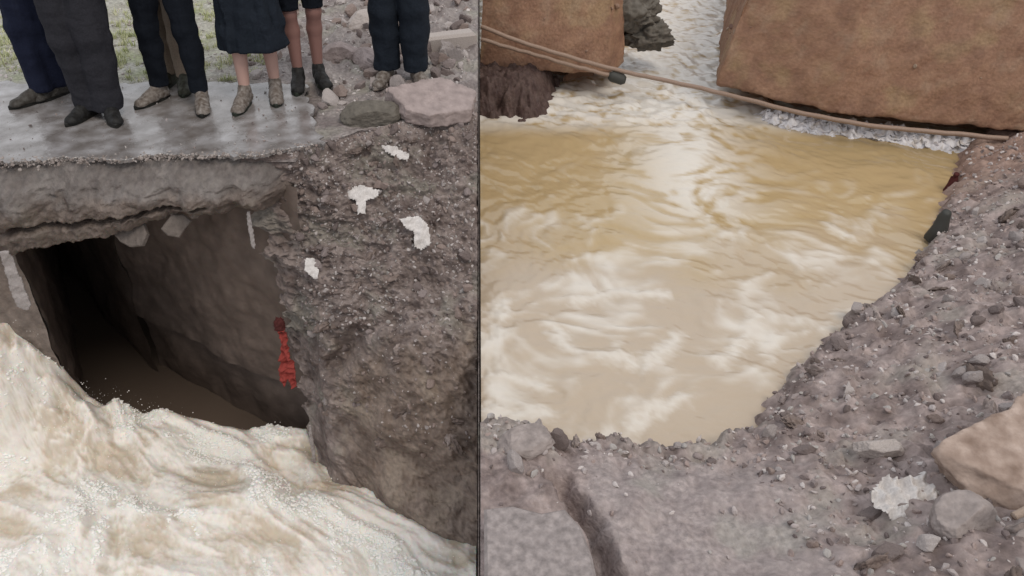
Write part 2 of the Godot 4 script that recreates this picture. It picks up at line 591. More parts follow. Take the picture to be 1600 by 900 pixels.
func make_body_pieces():
	# head: chin at y 0, face towards +z, 0.23 high
	var h := Field.new(Vector3(-0.1, -0.06, -0.12), Vector3(0.1, 0.25, 0.14), 0.006)
	h.bone(Vector3(0, 0.14, -0.02), Vector3(0, 0.145, 0.01), 0.082, 0.08, 0.02, Vector3(0.92, 1.05, 1.1))
	h.bone(Vector3(0, 0.03, 0.045), Vector3(0, 0.09, 0.03), 0.036, 0.058, 0.03)
	h.bone(Vector3(-0.035, 0.045, 0.0), Vector3(0.035, 0.045, 0.0), 0.035, 0.035, 0.03)
	h.bone(Vector3(0, 0.105, 0.092), Vector3(0, 0.075, 0.11), 0.008, 0.014, 0.012)
	h.bone(Vector3(-0.018, 0.045, 0.083), Vector3(0.018, 0.045, 0.083), 0.006, 0.006, 0.008)
	h.bone(Vector3(-0.035, 0.125, 0.075), Vector3(0.035, 0.125, 0.075), 0.012, 0.012, 0.015)
	for s in [-1, 1]:
		h.bone(Vector3(s * 0.078, 0.08, -0.005), Vector3(s * 0.083, 0.115, -0.012), 0.010, 0.015, 0.008, Vector3(0.6, 1, 1))
	h.bone(Vector3(0, -0.06, -0.02), Vector3(0, 0.05, -0.015), 0.05, 0.05, 0.03)
	head_nets = h.nets()
	var r := Field.new(Vector3(-0.11, 0.02, -0.14), Vector3(0.11, 0.27, 0.12), 0.007)
	r.bone(Vector3(0, 0.165, -0.025), Vector3(0, 0.175, 0.005), 0.087, 0.083, 0.02, Vector3(0.98, 1.02, 1.1))
	r.bone(Vector3(0, 0.08, -0.06), Vector3(0, 0.15, -0.05), 0.055, 0.07, 0.02)
	r.wrinkle(n_fine, 0.006, Vector3.ONE)
	for z in r.n.z:
		for y in r.n.y:
			for x in r.n.x:
				var p := r.o + Vector3(x, y, z) * r.c
				var i := (z * r.n.y + y) * r.n.x + x
				r.f[i] = maxf(r.f[i], (p.z - 0.055) * 0.7 - (p.y - 0.15) * 0.6)
	hair_nets = r.nets()
	# hand: wrist at the origin, fingers along -y, palm towards +z, thumb on +x
	var g := Field.new(Vector3(-0.07, -0.2, -0.03), Vector3(0.08, 0.03, 0.07), 0.004)
	for k in 4:
		var x := -0.03 + 0.02 * k
		g.bone(Vector3(x * 0.6, 0.0, 0), Vector3(x, -0.085, 0), 0.014, 0.0115, 0.014)
		var ln: float = [0.055, 0.068, 0.075, 0.066][k]
		var a := Vector3(x, -0.085, 0)
		var b := a + Vector3(x * 0.1, -ln * 0.45, 0.008)
		var c := b + Vector3(0, -ln * 0.3, 0.014)
		var d := c + Vector3(0, -ln * 0.16, 0.014)
		g.bone(a, b, 0.0095, 0.009, 0.004)
		g.bone(b, c, 0.009, 0.008, 0.004)
		g.bone(c, d, 0.008, 0.007, 0.004)
	g.bone(Vector3(0.018, -0.02, 0.004), Vector3(0.042, -0.05, 0.016), 0.015, 0.011, 0.01)
	g.bone(Vector3(0.042, -0.05, 0.016), Vector3(0.052, -0.082, 0.026), 0.011, 0.009, 0.005)
	hand_nets = g.nets()
	# shoe: heel at z -0.07, toe at z 0.19, sole at y 0
	var s := Field.new(Vector3(-0.08, -0.04, -0.12), Vector3(0.08, 0.14, 0.24), 0.006)
	s.bone(Vector3(0, 0.035, -0.045), Vector3(0, 0.033, 0.06), 0.04, 0.04, 0.02)
	s.bone(Vector3(0, 0.03, 0.06), Vector3(0.006, 0.022, 0.15), 0.045, 0.043, 0.02, Vector3(1, 0.85, 1))
	s.bone(Vector3(0, 0.06, -0.03), Vector3(0, 0.10, -0.028), 0.04, 0.041, 0.02)
	s.bone(Vector3(0, 0.075, 0.0), Vector3(0, 0.05, 0.08), 0.036, 0.03, 0.025)
	s.cut_below(0.016)
	s.wrinkle(n_fine, 0.003, Vector3.ONE)
	shoe_mesh = nets_mesh([[s.nets(), Transform3D.IDENTITY]])
	var out := PackedVector2Array()
	for k in 28:
		var t := TAU * k / 28.0
		var zz := sin(t)
		var wdt := 0.042 + 0.008 * sm(-0.2, 0.6, zz) - 0.004 * exp(-pow((zz + 0.1) / 0.3, 2.0))
		out.append(Vector2(cos(t) * wdt * pow(1.0 - pow(absf(zz), 4.0) * 0.35, 1.0), 0.055 + zz * 0.148))
	sole_mesh = prism(out, 0.0, 0.026, 0.005)
	var lt := SurfaceTool.new()
	for k in 4:
		var z := 0.045 + 0.018 * k
		var y := 0.088 - 0.009 * k
		lt.append_from(tube([Vector3(-0.028, y - 0.012, z), Vector3(-0.014, y - 0.001, z + 0.004), Vector3(0.014, y - 0.001, z - 0.004), Vector3(0.028, y - 0.012, z)], [0.004, 0.004, 0.004, 0.004], 6), 0, Transform3D.IDENTITY)
	lace_mesh = lt.commit()

# spec: feet = [[x, z, turn], [x, z, turn]] on the ground, relative to the thing's base; face = turn of the body
func person(label: String, at: Vector3, spec: Dictionary):
	var root := thing("person", label, "person", at, 0.0, "bystanders on the road")
	var k: float = spec.get("tall", 1.0)
	var face: float = spec.get("face", 0.0)
	var fw := Vector3(sin(face), 0, cos(face))
	var sd := Vector3(cos(face), 0, -sin(face))
	var mid := Vector3.ZERO
	var ank := []
	for f in spec.feet:
		var a := Vector3(f[0], 0.09, f[1]) - Vector3(sin(f[2]), 0, cos(f[2])) * 0.03
		ank.append(a)
		mid += Vector3(a.x, 0, a.z) / 2.0
	var hip := []
	var knee := []
	for q in 2:
		var s := 1.0 if q == 0 else -1.0
		var hp: Vector3 = mid + sd * s * 0.085 + Vector3(0, 0.90 * k, 0)
		hip.append(hp)
		var ft: float = spec.feet[q][2]
		knee.append(hp.lerp(ank[q], 0.53) + Vector3(sin(ft), 0, cos(ft)) * float(spec.get("bend", 0.02)))
	var waist := mid + Vector3(0, 1.05 * k, 0)
	var chest := mid + Vector3(0, 1.27 * k, 0) + fw * 0.01
	var neck := mid + Vector3(0, 1.46 * k, 0)
	var lo := mid - Vector3(0.42, 0, 0.42)
	var hi := mid + Vector3(0.42, 1.62 * k, 0.42)
	lo.y = 0.0
	# body
	var b := Field.new(lo, hi, 0.0125)
	for q in 2:
		var s := 1.0 if q == 0 else -1.0
		var ft: float = spec.feet[q][2]
		var dir := Vector3(sin(ft), 0, cos(ft))
		var calf: Vector3 = knee[q].lerp(ank[q], 0.3) - dir * 0.018
		b.bone(hip[q], knee[q], 0.075, 0.05, 0.03)
		b.bone(knee[q], calf, 0.048, 0.05, 0.02)
		b.bone(calf, ank[q], 0.05, 0.033, 0.02)
		b.bone(ank[q] - Vector3(0, 0.045, 0), ank[q] + dir * 0.13 - Vector3(0, 0.06, 0), 0.032, 0.022, 0.02)
		var sh: Vector3 = mid + sd * s * 0.175 + Vector3(0, 1.40 * k, 0)
		var el: Vector3 = sh + sd * s * 0.07 - Vector3(0, 0.27, 0) - fw * 0.02
		var wr: Vector3 = el + fw * 0.20 - sd * s * 0.10 + Vector3(0, 0.07, 0)
		b.bone(chest + sd * s * 0.09 + Vector3(0, 0.1, 0), sh, 0.06, 0.052, 0.03)
		b.bone(sh, el, 0.046, 0.037, 0.02)
		b.bone(el, wr, 0.036, 0.026, 0.02)
	b.bone(hip[0], hip[1], 0.09, 0.09, 0.04)
	b.bone(mid + Vector3(0, 0.93 * k, 0), waist, 0.10, 0.105, 0.05)
	b.bone(waist + sd * 0.03, chest + sd * 0.07, 0.09, 0.095, 0.05)
	b.bone(waist - sd * 0.03, chest - sd * 0.07, 0.09, 0.095, 0.05)
	b.bone(chest, neck, 0.07, 0.052, 0.04)
	b.bone(neck, neck + Vector3(0, 0.06, 0), 0.05, 0.05, 0.03)
	var parts := [[b.nets(), Transform3D.IDENTITY]]
	var look := Basis(Vector3.UP, face) * Basis(Vector3.RIGHT, 0.45)
	var head_at := neck + Vector3(0, 0.045, 0) + fw * 0.02
	parts.append([head_nets, Transform3D(look, head_at)])
	for q in 2:
		var s := 1.0 if q == 0 else -1.0
		var sh: Vector3 = mid + sd * s * 0.175 + Vector3(0, 1.40 * k, 0)
		var el: Vector3 = sh + sd * s * 0.07 - Vector3(0, 0.27, 0) - fw * 0.02
		var wr: Vector3 = el + fw * 0.20 - sd * s * 0.10 + Vector3(0, 0.07, 0)
		var along := (wr - el).normalized()
		var side := along.cross(Vector3.UP).normalized()
		var bs := Basis(side * -s * -1.0, -along, side.cross(-along) * 1.0).orthonormalized()
		parts.append([hand_nets, Transform3D(bs, wr)])
	obj("body", nets_mesh(parts), spec.skin, root)
	obj("hair", nets_mesh([[hair_nets, Transform3D(look, head_at)]]), M.hair, root)
	for s in [-1, 1]:
		var ey := SphereMesh.new()
		ey.radius = 0.009
		ey.height = 0.018
		ey.radial_segments = 10
		ey.rings = 6
		var e := obj("eye", ey, M.eye, root)
		e.position = head_at + look * Vector3(s * 0.032, 0.108, 0.082)
	# shirt
	var t := Field.new(lo + Vector3(0, 0.85 * k, 0), hi, 0.0125)
	for q in 2:
		var s := 1.0 if q == 0 else -1.0
		var sh: Vector3 = mid + sd * s * 0.175 + Vector3(0, 1.40 * k, 0)
		var el: Vector3 = sh + sd * s * 0.07 - Vector3(0, 0.27, 0) - fw * 0.02
		t.bone(chest + sd * s * 0.09 + Vector3(0, 0.1, 0), sh, 0.075, 0.067, 0.03)
		t.bone(sh, sh.lerp(el, 0.75), 0.062, 0.06, 0.02)
		t.bone(waist + sd * s * 0.045 - Vector3(0, 0.05, 0), chest + sd * s * 0.075, 0.112, 0.112, 0.05)
		t.bone(hip[q] + Vector3(0, 0.06, 0), waist + sd * s * 0.04, 0.12, 0.11, 0.04)
	t.bone(chest, neck - Vector3(0, 0.03, 0), 0.09, 0.065, 0.04)
	t.wrinkle(n_mid, 0.012, Vector3(1.5, 1, 1.5))
	t.cut_below(0.90 * k)
	obj("shirt", nets_mesh([[t.nets(), Transform3D.IDENTITY]]), spec.shirt, root)
	# trousers, shorts or skirt
	var wide: float = spec.get("wide", 0.0)
	var hem: float = spec.get("hem", 0.065)
	var tr := Field.new(lo, Vector3(hi.x, 1.06 * k, hi.z), 0.011)
	for q in 2:
		var ft: float = spec.feet[q][2]
		var dir := Vector3(sin(ft), 0, cos(ft))
		var calf: Vector3 = knee[q].lerp(ank[q], 0.35) - dir * 0.008
		tr.bone(hip[q], knee[q], 0.098 + wide * 0.5, 0.07 + wide, 0.03)
		tr.bone(knee[q], calf, 0.07 + wide, 0.069 + wide, 0.02)
		tr.bone(calf, ank[q] - Vector3(0, 0.06, 0), 0.069 + wide, 0.056 + wide * 1.1, 0.02)
	tr.bone(hip[0], hip[1], 0.115, 0.115, 0.04)
	tr.bone(mid + Vector3(0, 0.93 * k, 0), waist, 0.13, 0.125, 0.05)
	if spec.has("skirt"):
		for e in 14:
			var a := TAU * e / 14.0
			var r: float = spec.skirt
			tr.bone(mid + Vector3(0, 0.9 * k, 0) + (sd * cos(a) * 0.09 + fw * sin(a) * 0.05), mid + Vector3(0, hem + 0.02, 0) + (sd * cos(a) * r + fw * sin(a) * r * 0.72), 0.07, 0.055, 0.025)
	tr.wrinkle(n_fold, 0.012, Vector3(1.2, 0.9, 1.2))
	tr.wrinkle(n_mid, 0.009, Vector3(1.5, 0.22, 1.5))
	tr.wrinkle(n_mid, 0.008, Vector3(0.8, 1.1, 0.8))
	if spec.has("skirt"):
		tr.wrinkle(n_mid, 0.03, Vector3(1.1, 0.12, 1.1))
	tr.cut_below(hem)
	tr.cut_above(1.03 * k)
	obj("skirt" if spec.has("skirt") else ("shorts" if hem > 0.3 else "trousers"), nets_mesh([[tr.nets(), Transform3D.IDENTITY]]), spec.legwear, root)
	for q in 2:
		var f: Array = spec.feet[q]
		var shoe := obj("shoe", shoe_mesh, spec.shoe, root)
		shoe.position = Vector3(f[0], 0.0, f[1])
		shoe.rotation.y = f[2]
		obj("sole", sole_mesh, spec.sole, shoe)
		obj("laces", lace_mesh, M.lace, shoe)

var n_fold := FastNoiseLite.new()

# ---------------------------------------------------------------- small things
# a crumpled sheet: outline in its own plane, laid at a place with a normal, with a real thickness
func crumpled(outline: PackedVector2Array, crease: float, thick: float, sd: int, cell := 0.008) -> ArrayMesh:
	var box := Rect2(outline[0], Vector2.ZERO)
	for p in outline:
		box = box.expand(p)
	var nx := int(ceil(box.size.x / cell)) + 1
	var ny := int(ceil(box.size.y / cell)) + 1
	var ids := {}
	var v := PackedVector3Array()
	var idx := PackedInt32Array()
	var cells := []
	for j in ny:
		for i in nx:
			if Geometry2D.is_point_in_polygon(box.position + Vector2(i + 0.5, j + 0.5) * cell, outline):
				cells.append(Vector2i(i, j))
	var have := {}
	for q in cells:
		have[q] = true
	for lay in 2:
		for q in cells:
			for d in [Vector2i(0, 0), Vector2i(1, 0), Vector2i(0, 1), Vector2i(1, 1)]:
				var key := Vector3i(q.x + d.x, q.y + d.y, lay)
				if not ids.has(key):
					var p: Vector2 = box.position + Vector2(key.x, key.y) * cell
					p += Vector2(n_fine.get_noise_2d(p.x * 2.0 + sd, p.y * 2.0), n_fine.get_noise_2d(p.x * 2.0, p.y * 2.0 + sd)) * cell * 0.8
					var h := crease * (n_ridge.get_noise_2d(p.x * 3.0 + sd, p.y * 3.0) + 0.6 * n_mid.get_noise_2d(p.x * 2.0, p.y * 2.0 + sd))
					ids[key] = v.size()
					v.append(Vector3(p.x, h + (thick if lay == 0 else 0.0), p.y))
	for q in cells:
		var t := []
		for lay in 2:
			for d in [Vector2i(0, 0), Vector2i(1, 0), Vector2i(0, 1), Vector2i(1, 1)]:
				t.append(ids[Vector3i(q.x + d.x, q.y + d.y, lay)])
		idx.append_array([t[0], t[1], t[2], t[1], t[3], t[2]])
		idx.append_array([t[4], t[6], t[5], t[5], t[6], t[7]])
		for e in [[Vector2i(-1, 0), 0, 2], [Vector2i(1, 0), 3, 1], [Vector2i(0, -1), 1, 0], [Vector2i(0, 1), 2, 3]]:
			if not have.has(q + e[0]):
				var a: int = e[1]
				var b: int = e[2]
				idx.append_array([t[a], t[b], t[a + 4], t[b], t[b + 4], t[a + 4]])
	return mesh_from(v, PackedColorArray(), idx)

func frame_on(normal: Vector3, spin: float) -> Basis:
	var y := normal.normalized()
	var x := Vector3(1, 0, 0)
	x = (x - y * x.dot(y)).normalized()
	var z := x.cross(y)
	return Basis(x, y, z) * Basis(Vector3.UP, spin)

func poly(pts: Array, scale := 1.0) -> PackedVector2Array:
	var o := PackedVector2Array()
	for p in pts:
		o.append(Vector2(p[0], p[1]) * scale)
	return o

# stones over a surface: the first `single` largest are parts, the rest one field of gravel
func multi(called: String, meshes: Array, spots: Array, mat: Material, parent: Node):
	for k in meshes.size():
		var mm := MultiMesh.new()
		mm.transform_format = MultiMesh.TRANSFORM_3D
		mm.use_colors = true
		mm.mesh = meshes[k]
		var mine := []
		for i in range(k, spots.size(), meshes.size()):
			mine.append(spots[i])
		mm.instance_count = mine.size()
		for i in mine.size():
			mm.set_instance_transform(i, mine[i][0])
			mm.set_instance_color(i, mine[i][1])
		var o := MultiMeshInstance3D.new()
		o.multimesh = mm
		o.material_override = mat
		o.name = called
		o.set_meta("kind", "stuff")
		parent.add_child(o, true)

func random_basis(s: float, squash := 0.7) -> Basis:
	var b := Basis.from_euler(Vector3(rng.randf() * TAU, rng.randf() * TAU, rng.randf() * TAU))
	return b.scaled_local(Vector3(s, s * rng.randf_range(squash, 1.0), s * rng.randf_range(0.75, 1.2)))

# ---------------------------------------------------------------- scene
func _ready():
	# camera
	var cam := Camera3D.new()
	cam.name = "camera"
	add_child(cam)
	cam.position = Vector3(0, 3.8, 0)
	cam.rotation_degrees = Vector3(-34.5, 0, 0)
	cam.near = 0.1
	cam.far = 500.0
	cam.projection = Camera3D.PROJECTION_FRUSTUM
	cam.size = 2.0 * 0.1 * tan(deg_to_rad(20.0))
	cam.frustum_offset = Vector2(52.0 / 900.0 * cam.size, 0)
	cam.current = true
	# overcast sky
	var env := Environment.new()
	env.background_mode = Environment.BG_SKY
	var sky := Sky.new()
	var sk := ProceduralSkyMaterial.new()
	sk.sky_top_color = Color(0.93, 0.945, 0.97)
	sk.sky_horizon_color = Color(0.87, 0.875, 0.885)
	sk.sky_curve = 0.3
	sk.ground_bottom_color = Color(0.30, 0.27, 0.25)
	sk.ground_horizon_color = Color(0.62, 0.61, 0.60)
	sky.sky_material = sk
	env.sky = sky
	env.background_energy_multiplier = 1.0
	env.tonemap_mode = Environment.TONE_MAPPER_LINEAR
	env.tonemap_exposure = 1.08
	env.sdfgi_enabled = true
	env.ssao_enabled = true
	env.ssil_enabled = true
	var we := WorldEnvironment.new()
	we.name = "environment"
	we.environment = env
	add_child(we)
	var sun := DirectionalLight3D.new()
	sun.name = "sun"
	sun.light_energy = 0.4
	sun.light_angular_distance = 25.0
	sun.light_color = Color(1.0, 0.965, 0.92)
	sun.shadow_enabled = true
	add_child(sun)
	sun.rotation_degrees = Vector3(-58, 35, 0)

	rng.seed = 20240611
	noise_setup(n_big, 1, 1.6, 3)
	noise_setup(n_mid, 2, 7.0, 3)
	noise_setup(n_fine, 3, 24.0, 3)
	noise_setup(n_warp, 4, 0.9, 2)
	noise_setup(n_ridge, 5, 2.0, 3, FastNoiseLite.TYPE_SIMPLEX_SMOOTH, FastNoiseLite.FRACTAL_RIDGED)
	noise_setup(n_cell, 6, 9.0, 1, FastNoiseLite.TYPE_CELLULAR, FastNoiseLite.FRACTAL_NONE)
	noise_setup(n_fold, 8, 4.5, 2)
	for p in WATERLINE:
		shore.append(Vector2(p[0], p[1]))
		shore_poly.append(Vector2(p[0], p[1]))
	for p in [[-0.5, -30.0], [8.5, -30.0]]:
		shore_poly.append(Vector2(p[0], p[1]))
	for p in CRACK:
		crack.append(Vector2(p[0], p[1]))
	make_materials()
	build_land()
	build_culvert()
	build_water()
	build_embankments()
	build_stones()
	build_litter()
	build_grass()
	build_people()

func soil_colour(x: float, y: float, z: float, a: Color, b: Color, c: Color) -> Color:
	var t := 0.5 + 0.8 * n_mid.get_noise_3d(x * 0.8, y * 0.8, z * 0.8) + 0.35 * n_fine.get_noise_3d(x, y, z)
	var col := a.lerp(b, clampf(t, 0.0, 1.0))
	return col.lerp(c, 0.8 * sm(0.12, 0.5, n_big.get_noise_3d(x * 1.4 + 7.0, y * 1.4, z * 1.4)))

var road_top: MeshInstance3D
var left_bank: MeshInstance3D
var right_bank: MeshInstance3D
var upper_ground: MeshInstance3D

func build_land():
	# the wide ground below everything
	var gm := grid_mesh(41, 41, func(i: int, j: int): return [Vector3((i - 20) * 12.0, -0.7, (j - 20) * 12.0), Color(0.2, 0.16, 0.14)])
	struct("ground", gm, M.soil)
	# rubble bank beside the culvert
	var nu := 176
	var nv := 300
	var ba := Color(0.165, 0.125, 0.113)
	var bb := Color(0.41, 0.34, 0.315)
	var bc := Color(0.34, 0.31, 0.27)
	var fill := func(i: int, j: int):
		if i == nu - 1:
			# the cut side of the bank
			var q := bank_point(-0.006, j / float(nv - 1))
			return [Vector3(-0.03, -0.6, q.z), ba]
		var s := j / float(nv - 1)
		var xl := lerpf(-1.14, -1.36, s) + 0.09 * n_mid.get_noise_1d(s * 1.6) + 0.02 * n_fine.get_noise_1d(s * 2.0)
		var x := lerpf(xl, -0.006, i / (nu - 2.0))
		var p := bank_point(x, s)
		var col := soil_colour(p.x, p.y, p.z, ba, bb, bc)
		var low := sm(0.52, 0.36, s + 0.10 * n_mid.get_noise_2d(x, s) + 0.12 * n_big.get_noise_2d(x, s)) * sm(-1.0, -0.7, x)
		col = col.lerp(soil_colour(p.x, p.y, p.z, Color(0.20, 0.15, 0.125), Color(0.36, 0.285, 0.24), Color(0.40, 0.325, 0.265)), low)
		return [p, col]
	left_bank = struct("earth_bank", grid_mesh(nu, nv, fill, true), M.soil)
	# upper ground behind the bank and the road
	var ux := 230
	var uz := 210
	upper_ground = struct("upper_ground", grid_mesh(ux, uz, func(i: int, j: int):
		var x := -0.006 - 9.0 * pow(1.0 - i / (ux - 2.0), 1.6) if i < ux - 1 else -0.03
		var z := -4.12 - 0.58 * 0.0 - 14.0 * pow(j / (uz - 1.0), 1.7)
		var zt := lerp_line(CREST, x) + 0.01
		if x > -1.02:
			z = minf(z, zt - 0.0)
			z = zt - (zt + 18.12) * 0.0 - (18.12 + zt) * pow(j / (uz - 1.0), 1.7)
		if i == ux - 1:
			return [Vector3(x, -0.6, z), ba]
		var h := upper_height(x, z)
		var col := soil_colour(x, h, z, Color(0.24, 0.20, 0.195), Color(0.46, 0.41, 0.39), Color(0.40, 0.38, 0.33))
		col = col.lerp(soil_colour(x, h, z, Color(0.42, 0.40, 0.33), Color(0.60, 0.59, 0.53), Color(0.40, 0.43, 0.25)), sm(-1.5, -2.0, x + 0.3 * n_mid.get_noise_2d(x, z)) * sm(-5.1, -5.3, z))
		return [Vector3(x, h, z), col]), M.soil)
	# stony bank round the pool
	var rx := 330
	var rz := 400
	right_bank = struct("stony_bank", grid_mesh(rx, rz, func(i: int, j: int):
		var x := 0.006 + 6.5 * pow(maxf(i - 1, 0) / (rx - 2.0), 1.25)
		var z := 0.8 - 8.4 * pow(j / (rz - 1.0), 1.0)
		if i == 0:
			return [Vector3(0.03, -0.6, z), Color(0.14, 0.11, 0.1)]
		var h := bank_height(x, z)
		var col := soil_colour(x, h, z, Color(0.235, 0.18, 0.168), Color(0.58, 0.475, 0.45), Color(0.48, 0.425, 0.385))
		var silt := (1.0 - sm(1.15, 1.5, x + 0.25 * n_mid.get_noise_2d(x, z))) * sm(-2.62, -2.4, z + 0.12 * n_mid.get_noise_2d(x, z)) * sm(0.4, 0.5, x)
		col = col.lerp(soil_colour(x, h, z, Color(0.38, 0.318, 0.31), Color(0.52, 0.445, 0.43), Color(0.45, 0.415, 0.385)), silt)
		# ochre mud at the far end of the bank
		var far := sm(-4.6, -5.6, z + 0.25 * n_mid.get_noise_2d(x, z))
		col = col.lerp(soil_colour(x, h, z, Color(0.34, 0.22, 0.175), Color(0.50, 0.35, 0.29), Color(0.46, 0.325, 0.26)), far)
		return [Vector3(x, h, z), col], true, 0.7), M.soil)

	# the narrow earth dam between the torrent's bank and the pool
	var prof := []
	for k in 161:
		var q := bank_point(-0.006, 1.0 - k / 160.0)
		if prof.is_empty() or q.z > prof[prof.size() - 1][0] + 0.002:
			prof.append([q.z, q.y])
	struct("earth_dam", grid_mesh(520, 50, func(i: int, j: int):
		var z := 0.8 - 17.8 * i / 519.0
		var yl := upper_height(-0.006, z) if z < -4.74 else (lerp_line(prof, z) if z < prof[prof.size() - 1][0] else -0.5)
		var yr := bank_height(0.006, z) if z > -2.82 else (POOL + 0.025 if z > -7.5 else 2.35)
		var top := maxf(yl, yr) - 0.008
		var t := j / 24.0 if j < 25 else (49 - j) / 24.0
		var y := lerpf(-0.65, top, t)
		var x := -0.003 if j < 25 else 0.003
		return [Vector3(x, y, z), soil_colour(x, y, z, ba, bb, bc)], true), M.soil)

func build_culvert():
	var c := thing("culvert", "broken concrete culvert under the road with a dark water-filled mouth", "culvert", Vector3(-2.6, 0.0, -4.1))
	var o := c.position
	# deck: upper and lower face back from the broken edge
	var edge := [[-6.0, -3.96], [-2.63, -3.97], [-2.0, -4.02], [-1.25, -4.08], [-0.95, -4.2]]
	# broken edge: strip along x, profile from the top lip to the underside
	var nu := 420
	var nv := 70
	c.set_meta("category", "culvert")
	var fill := func(i: int, j: int):
		var x := -6.0 + 5.06 * i / (nu - 1.0)
		var v := j / (nv - 1.0)
		var ze := lerp_line(edge, x) 
		var under := lerpf(1.37, 1.60, sm(-2.9, -1.2, x)) + 0.035 * n_mid.get_noise_2d(x * 0.7, 3.0) + 0.02 * n_fine.get_noise_2d(x, 3.0)
		var top := ROAD - 0.018
		var y: float
		var z: float
		var vv := clampf(v / 0.82, 0.0, 1.0)
		var led := clampf(vv / 0.25, 0.0, 1.0)
		y = lerpf(top, top - 0.13, led) if vv < 0.25 else lerpf(top - 0.13, under, (vv - 0.25) / 0.75)
		var bulge := 0.15 * led + 0.06 * sin(PI * clampf((vv - 0.25) / 0.75, 0.0, 1.0)) - 0.03
		# seam between the crumbling road layers and the thin lower slab
		var seam := 0.72 - 0.20 * sm(-2.6, -1.6, x) * 0.0 + 0.02 * n_mid.get_noise_2d(x, 0.0)
		var open := sm(-2.75, -2.6, x) * sm(-1.52, -1.62, x)
		bulge -= 0.05 * sm(-0.1, 0.35, n_big.get_noise_2d(x * 1.5, 40.0)) * sm(0.1, 0.4, vv)
		bulge -= 0.13 * exp(-pow((vv - seam) / 0.035, 2.0)) * open
		z = ze - 0.05 + bulge
		var am := sm(0.02, 0.3, vv)
		z += am * (0.06 * n_big.get_noise_3d(x, y, 0.0) + 0.032 * n_mid.get_noise_3d(x, y * 1.6, 1.0) + 0.014 * n_fine.get_noise_3d(x, y, 2.0))
		z -= 0.22 * sm(-1.3, -0.95, x) * sm(0.0, 0.3, vv)
		y += am * 0.015 * n_mid.get_noise_3d(x, y, 5.0)
		if v > 0.82:
			z -= (v - 0.82) / 0.18 * 2.6
			y = under + 0.02 * n_mid.get_noise_2d(x, z)
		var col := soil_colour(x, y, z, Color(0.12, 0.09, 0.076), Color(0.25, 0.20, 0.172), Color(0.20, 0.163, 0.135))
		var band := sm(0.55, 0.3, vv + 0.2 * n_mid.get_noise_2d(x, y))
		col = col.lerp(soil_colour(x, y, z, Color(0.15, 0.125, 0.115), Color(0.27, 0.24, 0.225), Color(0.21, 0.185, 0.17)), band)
		return [Vector3(x, y, z) - o, col]
	obj("broken_edge", grid_mesh(nu, nv, fill), M.edge, c)
	# right inner wall running back and leftwards, and the far wall
	var wall := func(a: Vector2, b: Vector2, n: int, m: int, y0: float, y1: float):
		return func(i: int, j: int):
			var t := i / (n - 1.0)
			var y := lerpf(y0, y1, j / (m - 1.0))
			var p := a.lerp(b, t)
			var nn := (b - a).orthogonal().normalized()
			var d := 0.05 * n_big.get_noise_3d(p.x, y, p.y) + 0.012 * n_mid.get_noise_3d(p.x, y, p.y)
			p += nn * d
			return [Vector3(p.x, y, p.y) - o, Color.WHITE]
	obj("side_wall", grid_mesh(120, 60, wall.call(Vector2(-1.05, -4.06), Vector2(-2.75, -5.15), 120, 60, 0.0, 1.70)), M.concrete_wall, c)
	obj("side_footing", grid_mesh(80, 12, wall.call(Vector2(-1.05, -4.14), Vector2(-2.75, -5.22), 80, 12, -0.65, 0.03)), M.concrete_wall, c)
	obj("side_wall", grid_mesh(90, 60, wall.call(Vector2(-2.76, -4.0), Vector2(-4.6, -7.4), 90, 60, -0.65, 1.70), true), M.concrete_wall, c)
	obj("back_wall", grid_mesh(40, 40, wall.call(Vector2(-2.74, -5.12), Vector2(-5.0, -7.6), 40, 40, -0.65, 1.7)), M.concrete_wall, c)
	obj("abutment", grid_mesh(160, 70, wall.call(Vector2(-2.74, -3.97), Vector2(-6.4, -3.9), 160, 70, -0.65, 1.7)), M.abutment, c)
	# broken pieces of the lower slab still hanging at the edge
	for q in [[-2.02, 1.45, -3.98, 0.18, 3], [-1.76, 1.50, -3.99, 0.13, 9]]:
		var ol := PackedVector2Array()
		var rr := RandomNumberGenerator.new()
		rr.seed = q[4]
		for e in 8:
			var an := TAU * e / 8.0
			ol.append(Vector2(cos(an) * 0.75, sin(an) * 0.6) * rr.randf_range(0.6, 1.0) * float(q[3]))
		var ch := obj("broken_chunk", prism(ol, -0.014, 0.016, 0.006), M.chunk, c)
		ch.position = Vector3(q[0], q[1], q[2]) - o
		ch.rotation = Vector3(0.95 + 0.05 * (q[4] - 4), 0.12 * (q[4] - 4), 0.15)
	# road over it: wet sheet with its broken front edge
	var pts := PackedVector2Array()
	for k in 620:
		var x := -6.0 + 5.1 * k / 619.0
		pts.append(Vector2(x, lerp_line(edge, x) - 0.03 + 0.07 * n_mid.get_noise_2d(x * 0.35, 20.0) + 0.03 * n_mid.get_noise_2d(x * 1.2, 21.0) + 0.022 * n_fine.get_noise_2d(x, 20.0)))
	for k in 25:
		var t := k / 24.0
		pts.append(Vector2(-0.9 - 0.28 * t + 0.06 * n_mid.get_noise_2d(3.0, t * 1.4), lerpf(-4.22, -5.2, t)))
	for k in 100:
		var x := -1.2 - 4.8 * k / 99.0
		pts.append(Vector2(x, -5.24 + 0.07 * n_mid.get_noise_2d(x, 30.0) + 0.02 * n_fine.get_noise_2d(x, 30.0)))
	road_top = struct("road", prism(pts, ROAD - 0.022, ROAD, 0.002), M.road)
	road_top.set_meta("label", "wet grey road surface above the culvert")

